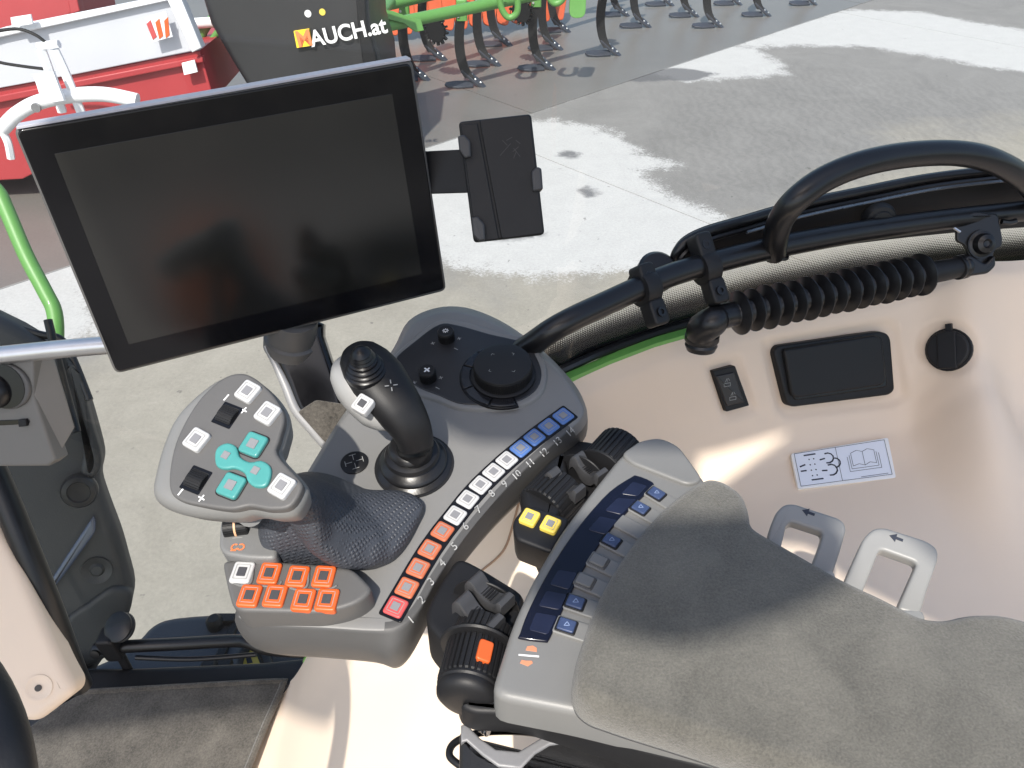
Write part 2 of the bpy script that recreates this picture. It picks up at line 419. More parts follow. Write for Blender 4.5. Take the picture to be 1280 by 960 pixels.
def yard_mat():
    m = bpy.data.materials.new('yard_concrete'); m.use_nodes = True; N, L = m.node_tree.nodes, m.node_tree.links; b = N['Principled BSDF']
    g = N.new('ShaderNodeNewGeometry')
    def noise(s, d=6, ro=.6, dist=0):
        n = N.new('ShaderNodeTexNoise'); n.inputs['Scale'].default_value = s; n.inputs['Detail'].default_value = d; n.inputs['Roughness'].default_value = ro; n.inputs['Distortion'].default_value = dist
        L.new(g.outputs['Position'], n.inputs['Vector']); return n.outputs[0]
    def att(nm):
        a = N.new('ShaderNodeAttribute'); a.attribute_name = nm; return a.outputs['Fac']
    def math_(op, a, b_, c=None):
        n = N.new('ShaderNodeMath'); n.operation = op
        for i, x in enumerate((a, b_, c)):
            if x is None: continue
            if isinstance(x, (int, float)): n.inputs[i].default_value = x
            else: L.new(x, n.inputs[i])
        return n.outputs[0]
    def step(sd, nz, amp, soft):      # signed distance + noise -> 0..1
        v = math_('ADD', sd, math_('MULTIPLY', math_('SUBTRACT', nz, .5), amp))
        r = N.new('ShaderNodeMapRange'); r.inputs[1].default_value = -soft; r.inputs[2].default_value = soft; L.new(v, r.inputs[0]); return r.outputs[0]
    def mix(f, a, b_):
        n = N.new('ShaderNodeMix'); n.data_type = 'RGBA'
        if isinstance(f, float): n.inputs[0].default_value = f
        else: L.new(f, n.inputs[0])
        for i, x in ((6, a), (7, b_)):
            if isinstance(x, tuple): n.inputs[i].default_value = (*x, 1)
            else: L.new(x, n.inputs[i])
        return n.outputs[2]
    n_big, n_mid, n_fine = noise(.9, 8, .65, .3), noise(5, 8, .7), noise(45, 6, .75)
    base = mix(noise(1.7, 9, .72, .8), (.115,.111,.107), (.26,.252,.24))
    base = mix(math_('MULTIPLY', n_mid, .35), base, (.17,.163,.155))
    warm = mix(noise(3.1, 9, .72, .6), (.18,.166,.14), (.33,.308,.265))
    c = mix(step(att('warm'), n_big, 2.2, .35), base, warm)
    dryc = mix(n_mid, (.36,.356,.35), (.46,.455,.445))
    sdry = step(att('dry'), math_('MULTIPLY_ADD', n_fine, .5, math_('MULTIPLY', n_mid, .5)), 1.15, .07)
    c = mix(sdry, c, dryc)
    c = mix(math_('MULTIPLY', step(att('dark'), n_mid, .25, .03), .85), c, (.09,.09,.095))
    wetc = mix(n_big, (.110,.105,.098), (.178,.168,.155)); rust = mix(noise(2.2, 5), (.12,.11,.103), (.165,.137,.125))
    wetc = mix(math_('MULTIPLY', n_mid, .45), wetc, rust)
    sw = N.new('ShaderNodeMapRange'); sw.inputs[1].default_value = 0; sw.inputs[2].default_value = .02; L.new(att('far'), sw.inputs[0])
    c = mix(sw.outputs[0], c, wetc)
    sp = N.new('ShaderNodeMapRange'); sp.inputs[1].default_value = .70; sp.inputs[2].default_value = .74; sp.inputs[3].default_value = 0; sp.inputs[4].default_value = .55; L.new(noise(14, 3, .5), sp.inputs[0])
    c = mix(sp.outputs[0], c, (.075,.07,.065))
    # tyre tracks: soft ribbed darkening along one direction
    fr = N.new('ShaderNodeMapRange'); fr.inputs[1].default_value = .3; fr.inputs[2].default_value = .7; fr.inputs[3].default_value = .88; fr.inputs[4].default_value = 1.1; L.new(n_fine, fr.inputs[0])
    vm = N.new('ShaderNodeVectorMath'); vm.operation = 'SCALE'; L.new(c, vm.inputs[0]); L.new(fr.outputs[0], vm.inputs[3])
    wv = N.new('ShaderNodeTexWave'); wv.inputs['Scale'].default_value = 2.6; wv.inputs['Distortion'].default_value = 9; wv.inputs['Detail'].default_value = 4; wv.inputs['Detail Scale'].default_value = 2
    L.new(g.outputs['Position'], wv.inputs['Vector'])
    tr = math_('MULTIPLY', step(att('track'), n_big, .8, .4), wv.outputs[0]); ts = math_('SUBTRACT', 1.0, math_('MULTIPLY', tr, .10))
    vm2 = N.new('ShaderNodeVectorMath'); vm2.operation = 'SCALE'; L.new(vm.outputs[0], vm2.inputs[0]); L.new(ts, vm2.inputs[3])
    L.new(vm2.outputs[0], b.inputs['Base Color'])
    rg = N.new('ShaderNodeMapRange'); rg.inputs[3].default_value = .85; rg.inputs[4].default_value = .38; L.new(sw.outputs[0], rg.inputs[0]); L.new(rg.outputs[0], b.inputs['Roughness'])
    bp = N.new('ShaderNodeBump'); bp.inputs['Strength'].default_value = .3; bp.inputs['Distance'].default_value = .006
    L.new(math_('ADD', n_fine, n_mid), bp.inputs['Height']); L.new(bp.outputs[0], b.inputs['Normal'])
    return m
YARD = yard_mat()
GAPM = mat('joint_filler', (.05,.048,.045), .9, var=.3, vscale=20)
ground = link('ground', [(-400,-400,-.03),(400,-400,-.03),(400,400,-.03),(-400,400,-.03)], [[0,1,2,3]], GAPM, smooth=False); tag(ground, kind='structure')
yard = bpy.data.objects.new('concrete_yard', None); COL.objects.link(yard); tag(yard, kind='structure')
def slabs():
    dry, warm, dark = stain_polys(); G = lambda pp: [[atg(u, v) for u, v in q] for q in pp]
    dry, warm, dark = G(dry), G(warm), G(dark); track = G([[(820,120),(1000,80),(1290,110),(1290,180),(1000,260),(860,250),(800,190)]])
    o = J1a.copy(); o.z = 0
    # bands across e2 (v) and cuts along e1 (u)
    ju = (J2a-o).dot(e1); ju2 = (atg(1010,27)-o).dot(e1)
    cuts_v = [(-24, -15), (-15, -7.6), (-7.6, 0), (0, 6.5), (6.5, 13), (13, 60)]
    ang = (J2b-J2a)
    for vi, (v0, v1) in enumerate(cuts_v):
        sh = {5: 0, 4: 1.5, 3: .8}.get(vi, 0)
        us = [-30, ju-14.5, ju-7.5, ju, ju+7.5, ju+14.5, 45]
        for u0, u1 in zip(us[:-1], us[1:]):
            u0 += sh; u1 += sh
            g = .012; a0, a1, b0, b1 = u0+g/2, u1-g/2, v0+g/2, v1-g/2
            big = (b1-b0) > 20 or (a1-a0) > 12
            nu, nv = (10, 10) if big else (80, 80)
            U, Vv = np.meshgrid(np.linspace(a0, a1, nu), np.linspace(b0, b1, nv))
            X = o.x + U*e1.x + Vv*e2.x; Y = o.y + U*e1.y + Vv*e2.y
            verts = [(x, y, 0) for x, y in zip(X.ravel(), Y.ravel())]
            faces = [[j*nu+i, j*nu+i+1, (j+1)*nu+i+1, (j+1)*nu+i] for j in range(nv-1) for i in range(nu-1)]
            nb = len(verts)
            ring = [i for i in range(nu)] + [j*nu+nu-1 for j in range(1, nv)] + [(nv-1)*nu+i for i in range(nu-2, -1, -1)] + [j*nu for j in range(nv-2, 0, -1)]
            verts += [(verts[i][0], verts[i][1], -.02) for i in ring]
            for k in range(len(ring)): k2 = (k+1) % len(ring); faces.append([ring[k], nb+k, nb+k2, ring[k2]])
            me = bpy.data.meshes.new('concrete_slab'); me.from_pydata(verts, [], faces); me.materials.append(YARD)
            ob = bpy.data.objects.new('concrete_slab', me); COL.objects.link(ob); ob.parent = yard
            VX = np.array([v[0] for v in verts]); VY = np.array([v[1] for v in verts])
            for nm, polys in (('dry', dry), ('warm', warm), ('dark', dark), ('track', track)):
                d = np.max([sdist(P, VX, VY) for P in polys], axis=0)
                me.attributes.new(nm, 'FLOAT', 'POINT').data.foreach_set('value', np.clip(d, -5, 5).astype(np.float32))
            far = (VX-o.x)*e2.x + (VY-o.y)*e2.y
            me.attributes.new('far', 'FLOAT', 'POINT').data.foreach_set('value', np.clip(far, -5, 5).astype(np.float32))
slabs()

# ------------------------------------------------------------------ green cultivator
def cultivator():
    feet = [(535,104),(557,79),(604,112),(624,86),(639,61),(692,91),(702,66),(712,44),(774,73),(786,24),(813,38),(842,11),(873,25),(903,38),(927,10),(963,24),(1021,10)]
    b0 = atg(610, 112)
    t = thing('cultivator', b0, 'green cultivator with rows of dark curved tines on the wet concrete strip', 'cultivator')
    d = atg(640,60)-atg(535,104)
    proto = None
    beam_h = .92
    for (u, v) in feet:
        f = atg(u-6, v-4)
        if proto is None:
            mb = MB()
            # shank: curved flat bar from beam height to the foot
            path = [f+Vector((-.14,.05,beam_h)), f+Vector((-.20,.05,.66)), f+Vector((-.21,.05,.42)), f+Vector((-.17,.03,.22)), f+Vector((-.10,.0,.10))]
            P = crom(path, 5, False); V = []; Fc = []
            for i, p in enumerate(P):
                for sx, sy in ((-1,-1),(1,-1),(1,1),(-1,1)): V.append(p+Vector((.055*sx, .028*sy, 0)))
            for i in range(len(P)-1):
                for k in range(4): k2 = (k+1) % 4; Fc.append([i*4+k, i*4+k2, i*4+4+k2, i*4+4+k])
            Fc += [[0,1,2,3], [len(V)-1, len(V)-2, len(V)-3, len(V)-4]]
            tine = mb.add((V, Fc)).build('tine', BLACK, t, sharp=30)
            # pointed share in front, wide wing behind
            pl = Plane(f+Vector((0,0,.04)), Vector((.55,-.35,.8)), Vector((1,-.25,-.6)))
            sh = MB().add(slab_vf(pl, [(-.24,-.05),(-.02,-.055),(.14,-.02),(.17,0),(.14,.02),(-.02,.055),(-.24,.05)], .02, -.01, .004)).build('share', SHARE, tine)
            pw = Plane(f+Vector((-.16,-.02,.035)), Vector((.05,-.25,1)), Vector((1,.05,0)))
            wg = MB().add(slab_vf(pw, [(-.24,-.03),(-.20,-.075),(-.08,-.09),(.10,-.06),(.10,.06),(-.12,.05),(-.22,.02)], .012, -.01, .004)).build('wing', SHARE, tine)
            for q in ((-.2,0,.0),(-.12,.012,0),(-.05,-.012,0),(.02,0.01,0)):
                lathe('bolt', pl.w(q[0], q[1], .02), pl.n, [(.016,0),(.016,.008),(.010,.014)], CHROME, tine, seg=8)
            proto = tine; pf = f
        else:
            c = proto.copy(); COL.objects.link(c); c.parent = t; c.location = f-pf
            for ch in proto.children:
                q = ch.copy(); COL.objects.link(q); q.parent = c
    # beams
    def beam(a, b, ha, hb, r, name='beam', seg=10):
        A = atg(*a); B = atg(*b); A.z = ha; B.z = hb
        return tube(name, [A, B], r, GREENP, t, sub=0, seg=seg)
    y0 = atg(604,112).y
    # main tubes: line of each row across the machine
    beam((475,152),(760,72), beam_h+.02, beam_h+.02, .062, 'main_beam')
    beam((490,115),(800,18), beam_h+.02, beam_h+.02, .062, 'main_beam')
    beam((505,88),(960,-40), beam_h+.02, beam_h+.02, .055, 'main_beam')
    beam((478,150),(515,80), beam_h+.05, beam_h+.05, .06, 'side_beam')
    # clamps over each front tine
    for (u, v) in feet[:9]:
        f = atg(u-10, v-4)+Vector((-.13,.04,0))
        s = MB().add(rbox_vf(f+Vector((0,0,.84)), (1,0,0), (0,1,0), (0,0,1), .12, .08, .22, .012)).build('tine_clamp', GREENP, t)
        for k in range(3): lathe('bolt', f+Vector((-.04+.04*k,-.045,.78+.06*k)), (0,-1,0), [(.014,0),(.014,.012)], CHROME, s, seg=8)
    # guard brackets hanging from the beam
    for (u, v, h) in ((632,4,.3),(690,-14,.2)):
        p = aty(u, v, 9.3)
        tube('guard_bracket', [p+Vector((-.05,0,.25)), p+Vector((-.06,0,0)), p+Vector((.02,0,-.14)), p+Vector((.12,0,-.1)), p+Vector((.13,0,.05)), p+Vector((.10,0,.28))], .035, GREENP, t)
    p = aty(722, 5, 9.4); pl = Plane(p, (0,-1,.15))
    MB().add(slab_vf(pl, roundpoly([(-.09,-.14),(.09,-.14),(.09,.3),(-.09,.3)], .08), .02, -.02, .005)).build('side_plate', GREENP, t)
    # serrated discs
    for (u, v, y) in ((545,38,9.8),(652,14,10.3)):
        p = aty(u, v, y); MB().add(gear_vf(p, (-.45,-.8,0), .125, .165, -.012, .012, 14, .4)).build('serrated_disc', BLACK, t)
    # big side plate at left end
    p = aty(500, 18, 8.6); pl = Plane(p, (.35,-.9,.2))
    slab('end_plate', pl, [(466,10),(492,14),(508,20),(526,24),(530,38),(520,40),(505,29),(470,20)], .02, -.02, .004, GREENP, t)
cultivator()
def tools():
    # orange implement behind
    p0 = atg(520, 40)
    t = thing('orange_implement', p0, 'orange painted soil implement parked behind the green cultivator', 'farm implement')
    for k in range(14):
        u = 476+k*17; v = 26-k*1.6
        p = atg(u, v+26); p.z = .42
        MB().add(slab_vf(Plane(p, (.25,-.9,.3)), roundpoly([(-.09,-.32),(.07,-.36),(.12,-.05),(.09,.34),(-.07,.34),(-.11,0)], .06), .03, -.03, .01)).build('orange_blade', ORANGEP, t)
    A = atg(470, 55); B = atg(740, 25); A.z = B.z = .75
    tube('cross_beam', [A, B], .07, ORANGEP, t, sub=0)
tools()

# ------------------------------------------------------------------ red and grey trailer at the left
def trailer():
    base = atg(80, 240); base.z = 0
    t = thing('tipping_trailer', base, 'red farm trailer with light grey side boards and white drawbar, left of dark container', 'trailer')
    Y = 6.6; pl = Plane(aty(100, 100, Y), (.12,-1,.10))
    slab('side_board', pl, [(-120,78),(0,40),(222,-4),(250,62),(100,92),(-120,132)], 0, -.06, .008, GREYP, t)
    slab('top_rail', pl, [(-120,70),(0,36),(212,-6),(222,-2),(0,47),(-120,84)], .05, -.08, .012, WHITEP, t)
    slab('lower_body', pl, [(-120,132),(100,92),(250,63),(268,125),(150,160),(60,208),(28,224),(-120,232)], -.03, -1.6, .01, REDP, t)
    slab('body_ridge', pl, [(-120,142),(100,100),(253,70),(254,78),(100,109),(-120,152)], .02, -.05, .01, REDP, t)
    slab('end_post', pl, [(205,-8),(222,-12),(252,60),(240,66)], .08, -.06, .012, WHITEP, t)
    slab('stripe_board', pl, [(182,22),(207,14),(216,46),(190,53)], .09, .08, .002, WHITEP, t)
    for k in range(3): slab('red_stripe', pl, [(183+k*11,30+k*-2),(188+k*11,25+k*-2),(196+k*8,46-k*1),(191+k*8,50-k*1)], .095, .088, .001, ORANGE if k else RED, t)
    slab('marker_plate', pl, [(227,79),(243,75),(247,90),(230,94)], .06, .04, .002, WHITEP, t)
    slab('marker_plate', pl, [(13,22),(38,18),(41,30),(15,34)], .12, .1, .002, WHITEP, t)
    # frame in front of the boards
    def px(*pp, y=Y-.55): return [aty(u, v, y) for u, v in pp]
    tube('curved_drawbar', px((4,160),(22,142),(48,128),(85,120),(130,118),(172,126)), .055, WHITEP, t)
    tube('lift_post', px((52,62),(62,90),(78,140)), .035, WHITEP, t, seg=6)
    tube('lift_post', px((68,62),(82,92),(102,142)), .035, WHITEP, t, seg=6)
    tube('post_tie', px((48,58),(74,55)), .03, WHITEP, t, seg=6)
    slab('white_bracket', Plane(aty(60,110,Y-.7), (0,-1,.2)), [(41,93),(66,89),(80,126),(53,130)], 0, -.03, .004, WHITEP, t)
    tube('hydraulic_hose', px((-20,42),(20,36),(45,44),(60,56)), .012, BLACK, t, seg=8)
    tube('hydraulic_hose', px((-20,70),(0,78),(30,83),(54,86)), .012, BLACK, t, seg=8)
    lathe('bolt', aty(46,134,Y-.62), (0,-1,0), [(.035,0),(.035,.02)], STEEL, t, seg=10)
    tube('white_leg', px((2,162),(10,178),(14,198)), .03, WHITEP, t, seg=6)
    t2 = thing('red_hopper', atg(60, 60), 'red hopper standing behind the grey trailer board at the top left corner', 'farm machine')
    pl2 = Plane(aty(40, 20, 9.0), (.1,-1,.2))
    slab('hopper_wall', pl2, [(-120,10),(0,-10),(80,-60),(96,12),(80,24),(-120,80)], 0, -1.2, .02, REDP, t2)
    slab('hopper_rim', pl2, [(-120,6),(-60,-8),(85,-50),(100,14),(88,18),(76,-40),(-60,10)], .04, -.1, .01, REDP, t2)
trailer()
def container():
    base = atg(360, 110)
    t = thing('dark_container', base, 'dark grey container with a yellow square and the word MAUCH.at on its side', 'container')
    pl = Plane(aty(370, 60, 6.9), (.0,-1,.12), (1,0,.0))
    slab('container_body', pl, [(232,-70),(262,30),(290,78),(322,130),(480,130),(474,70),(462,30),(456,-70)], 0, -1.0, .05, DARKP, t)
    slab('container_shoulder', pl, [(440,-70),(447,30),(456,100),(462,130),(478,128),(470,70),(458,30),(452,-70)], .03, -.02, .012, BLACK, t)
    slab('yellow_square', pl, [(367,39),(386,36),(390,57),(371,60)], .036, .002, .001, mat('yellow_decal', (.85,.6,.03), .5, bump=0), t)
    text('decal_lettering', 'M', pl, (380,49), .17, PRINTO, t, h=.040, dirpx=(440,39), bold=.004)
    text('decal_lettering', 'AUCH.at', pl, (388,50), .17, PRINTW, t, h=.036, dirpx=(440,40), align='LEFT', bold=.004)
    lathe('white_dot', pl.hit(385,17), pl.n, [(.028,0),(.028,.006)], PRINTW, t, seg=14)
    lathe('yellow_dot', pl.hit(403,15), pl.n, [(.026,0),(.026,.006)], YELLOW, t, seg=14)
    g = thing('green_linkage', atg(262,90), 'green linkage frame in the gap between the red trailer and the dark container', 'farm machine')
    tube('green_arm', [aty(u, v, 7.6) for u, v in ((268,20),(252,45),(262,70),(285,95))], .04, GREENP, g)
    tube('green_arm', [aty(u, v, 7.5) for u, v in ((280,30),(258,62),(256,78))], .03, GREENP, g)
    tube('grey_cross_tube', [aty(u, v, 7.55) for u, v in ((232,30),(290,26))], .045, WHITEP, g, sub=0)
container()

# ------------------------------------------------------------------ outside the cab, close to it
def outside_near():
    tube('mirror_tube', [atd(u, v, 1.55) for u, v in ((-40,205),(-5,237),(8,262),(32,318),(56,364),(68,390),(70,425),(66,470))], .0145, GREENP, None)
    tag(bpy.data.objects['mirror_tube'], 'bent green tube outside the windscreen, left of the terminal', 'tube')
    b = atz(300, 790, -1.75)
    t = thing('fuel_tank', b, 'dark moulded tank and step seen through the door glass below the horizontal bar', 'tank')
    pl = Plane(atz(260, 790, -1.6), (0,0,1))
    slab('tank_shell', pl, [(60,860),(150,815),(172,797),(190,779),(218,769),(290,764),(330,766),(300,810),(262,900),(60,930)], 0, -.5, .02, TANK, t, smooth=3)
    slab('step_plate', pl, [(290,768),(345,768),(420,800),(330,900),(255,900)], -.05, -.12, .006, PILLAR, t)
    slab('step_edge', pl, [(292,770),(302,768),(262,860),(248,860)], .012, -.1, .004, BLACK, t)
    slab('warning_sticker', pl, [(298,812),(318,812),(326,832),(304,834)], -.045, -.052, .001, YELLOW, t)
    slab('sticker_symbol', pl, [(306,818),(312,817),(316,828),(309,829)], -.0435, -.046, .0005, PRINTD, t)
    tube('side_strut', [pl.hit(322,790,-.02), pl.hit(345,860,-.02)], .012, BLACK, t, sub=0)
    for c in ((270,782),(264,838)):
        q = pl.hit(*c); MB().add(lathe_vf(q, (0,0,1), [(.02,0),(.02,.02),(.012,.03)], 12)).add(box_vf(q+Vector((.02,.01,.01)), (1,0,0), (0,1,0), (0,0,1), .05, .02, .02)).build('tank_latch', BLACK, t)
outside_near()

# ================================================================== CAB SHELL
def lerp_key(x, ks, vs): return float(np.interp(x, ks, vs))
def sm(a, b, x):
    t = min(1, max(0, (x-a)/(b-a))); return t*t*(3-2*t)
def shelf_z(x):
    return np.interp(x, [-.6, -.37, -.35, -.30, -.22, -.12, 0, .12, .3, 1.2], [Z_FLOOR-.01, Z_FLOOR-.01, -1.17, -1.08, -.97, -.87, -.79, -.745, -.725, -.72])
def sill_z(x):
    return np.interp(x, [-.6, -.37, -.33, -.25, -.12, .0, .05, 1.2], [Z_FLOOR-.01, Z_FLOOR-.01, -1.12, -.95, -.74, -.58, Z_SILL, Z_SILL])
def wall_profile(x, s):   # s 0..1 -> (distance from window line, z)
    zs, zt = shelf_z(x), sill_z(x)
    pts_d = [0, .004, .02, .055, .085, .115, .16, .24, .40, .62, .9]
    pts_f = [1, .98, .90, .52, .24, .10, .03, 0, -.03, -.05, -.06]
    d = np.interp(s, np.linspace(0, 1, 11), pts_d); f = np.interp(s, np.linspace(0, 1, 11), pts_f)
    z = zs + (zt-zs)*f if f >= 0 else zs + f*.6*(1 if x > -.3 else 0)
    bul = sm(.53, .60, x)*math.exp(-((d-.12)/.13)**2)*.085
    bul2 = sm(.61, .67, x)*math.exp(-((d-.13)/.08)**2)*-.05
    return d + bul*.2, z + bul + bul2
def beige_panel():
    xs = list(np.linspace(-.40, .1, 60)) + list(np.linspace(.11, .75, 150)) + list(np.linspace(.76, 1.15, 20)); ss = list(np.linspace(0, 1, 101)); V = []; Fc = []
    raw = [[wall_profile(x, s) for s in ss] for x in xs]
    # smooth the profile a little
    D = np.array([[q[0] for q in r] for r in raw]); Z = np.array([[q[1] for q in r] for r in raw])
    for _ in range(6):
        Z[:, 1:-1] = (Z[:, :-2]+2*Z[:, 1:-1]+Z[:, 2:])/4; D[:, 1:-1] = (D[:, :-2]+2*D[:, 1:-1]+D[:, 2:])/4
    for _ in range(10):
        Z[1:-1] = (Z[:-2]+2*Z[1:-1]+Z[2:])/4
    for i, x in enumerate(xs):
        for j in range(len(ss)): V.append((x, W(x)-D[i, j], CAMZ+Z[i, j]))
    # shallow moulded recesses round the fittings (outlines given as seen, turned into distances on the panel)
    A_ = np.array(V)-np.array((0, 0, CAMZ)); dep = A_[:, 1]*CP - A_[:, 2]*SP; U_ = 640+F*A_[:, 0]/dep; V_ = 480-F*(A_[:, 1]*SP+A_[:, 2]*CP)/dep
    push = np.zeros(len(V))
    for poly, dp in (([(953,428),(1108,402),(1122,408),(1134,495),(1120,506),(985,522),(972,512)], .007), ([(882,456),(924,447),(946,512),(906,524)], .006), ([(1185+38*math.cos(a), 435+34*math.sin(a)) for a in np.linspace(0, 6.28, 20)], .006)):
        sd = sdist([Vector((a, b)) for a, b in poly], U_, V_); t_ = np.clip((sd+5)/11, 0, 1); push = np.maximum(push, dp*t_*t_*(3-2*t_))
    V = [(v[0], v[1]+p*.85, v[2]-p*.5) for v, p in zip(V, push)]
    n = len(ss)
    for i in range(len(xs)-1):
        for j in range(n-1): Fc.append([i*n+j, i*n+j+1, (i+1)*n+j+1, (i+1)*n+j])
    o = link('side_wall', V, Fc, BEIGE, sharp=180); tag(o, kind='structure')
    return o
side_wall = beige_panel()
from mathutils.bvhtree import BVHTree
_bm = bmesh.new(); _bm.from_mesh(side_wall.data); _bm.transform(Matrix.Translation(side_wall.location)); WALLT = BVHTree.FromBMesh(_bm)
def wallhit(u, v):
    r = ray(u, v).normalized(); p, n, i, d = WALLT.ray_cast(C0, r)
    if n.dot(r) > 0: n = -n
    return p, n

def shell():
    # floor
    o = MB().add(box_vf((-.9,-.1,CAMZ+Z_FLOOR-.05), (1,0,0), (0,1,0), (0,0,1), 1.9, 1.72, .08)).build('floor', DKGREY, smooth=False); tag(o, kind='structure')
    # door sill
    o = slab('door_sill', Plane((0,0,CAMZ+Z_FLOOR), (0,0,1)), [(60,835),(150,834),(330,826),(470,812),(470,850),(352,862),(85,868),(60,868)], .012, -.12, .01, BLACK); tag(o, kind='structure')
shell()
# side window: pane, frame strips
def ribbon_vf(xs, z0f, z1f, off, thick):
    V = []; Fc = []
    for x in xs:
        y = W(x)-off
        V += [(x, y, CAMZ+z0f(x)), (x, y, CAMZ+z1f(x)), (x, y+thick, CAMZ+z1f(x)), (x, y+thick, CAMZ+z0f(x))]
    for i in range(len(xs)-1):
        for k in range(4): k2 = (k+1) % 4; Fc.append([i*4+k, i*4+k2, i*4+4+k2, i*4+4+k])
    n = len(V); Fc += [[0,1,2,3], [n-1,n-2,n-3,n-4]]
    return V, Fc
def window():
    xs = list(np.linspace(-.98, 1.15, 110))
    t = thing('side_window', (0, W(0), CAMZ+Z_SILL), 'large curved side window of the cab with dotted black edge and green body strip below', 'window')
    g = []; Fc = []
    for x in xs: g += [(x, W(x)+.020, CAMZ+sill_z(x)-.0), (x, W(x)+.055, CAMZ+.42)]
    for i in range(len(xs)-1): Fc.append([2*i, 2*i+2, 2*i+3, 2*i+1])
    link('glass_pane', g, Fc, GLASS, t, sharp=180)
    xs2 = [x for x in xs if x > -.35]
    MB().add(ribbon_vf(xs2, lambda x: sill_z(x)-.05, lambda x: sill_z(x)+.0045, .001, .013)).build('green_strip', GREENT, t)
    tube('rubber_bead', [(x, W(x)+.019, CAMZ+sill_z(x)+.006) for x in xs2[::4]], .0055, RUBBER, t, seg=8, sub=2)
    MB().add(ribbon_vf(xs2, lambda x: sill_z(x), lambda x: sill_z(x)+.030+.014*sm(-.1,.5,x)*0, -.024, .004)).build('black_edge_band', BLACKG, t)
    # dotted band printed on the glass above the black edge
    V = []; Fc = []; UV = []; pitch = .0026; L_ = 0; px = None
    for x in xs2:
        y = W(x)+.0245
        if px is not None: L_ += math.hypot(x-px[0], y-px[1])
        px = (x, y); V += [(x, y, CAMZ+sill_z(x)+.030), (x, y, CAMZ+sill_z(x)+.030+16*pitch)]; UV.append(L_/pitch)
    for i in range(len(xs2)-1): Fc.append([2*i, 2*i+2, 2*i+3, 2*i+1])
    me_o = link('dot_band', V, Fc, FRIT, t, smooth=False); me = me_o.data; uvl = me.uv_layers.new(name='UVMap')
    for p in me.polygons:
        for li in p.loop_indices:
            vi = me.loops[li].vertex_index; uvl.data[li].uv = (UV[vi//2], 16*(vi % 2))
window()

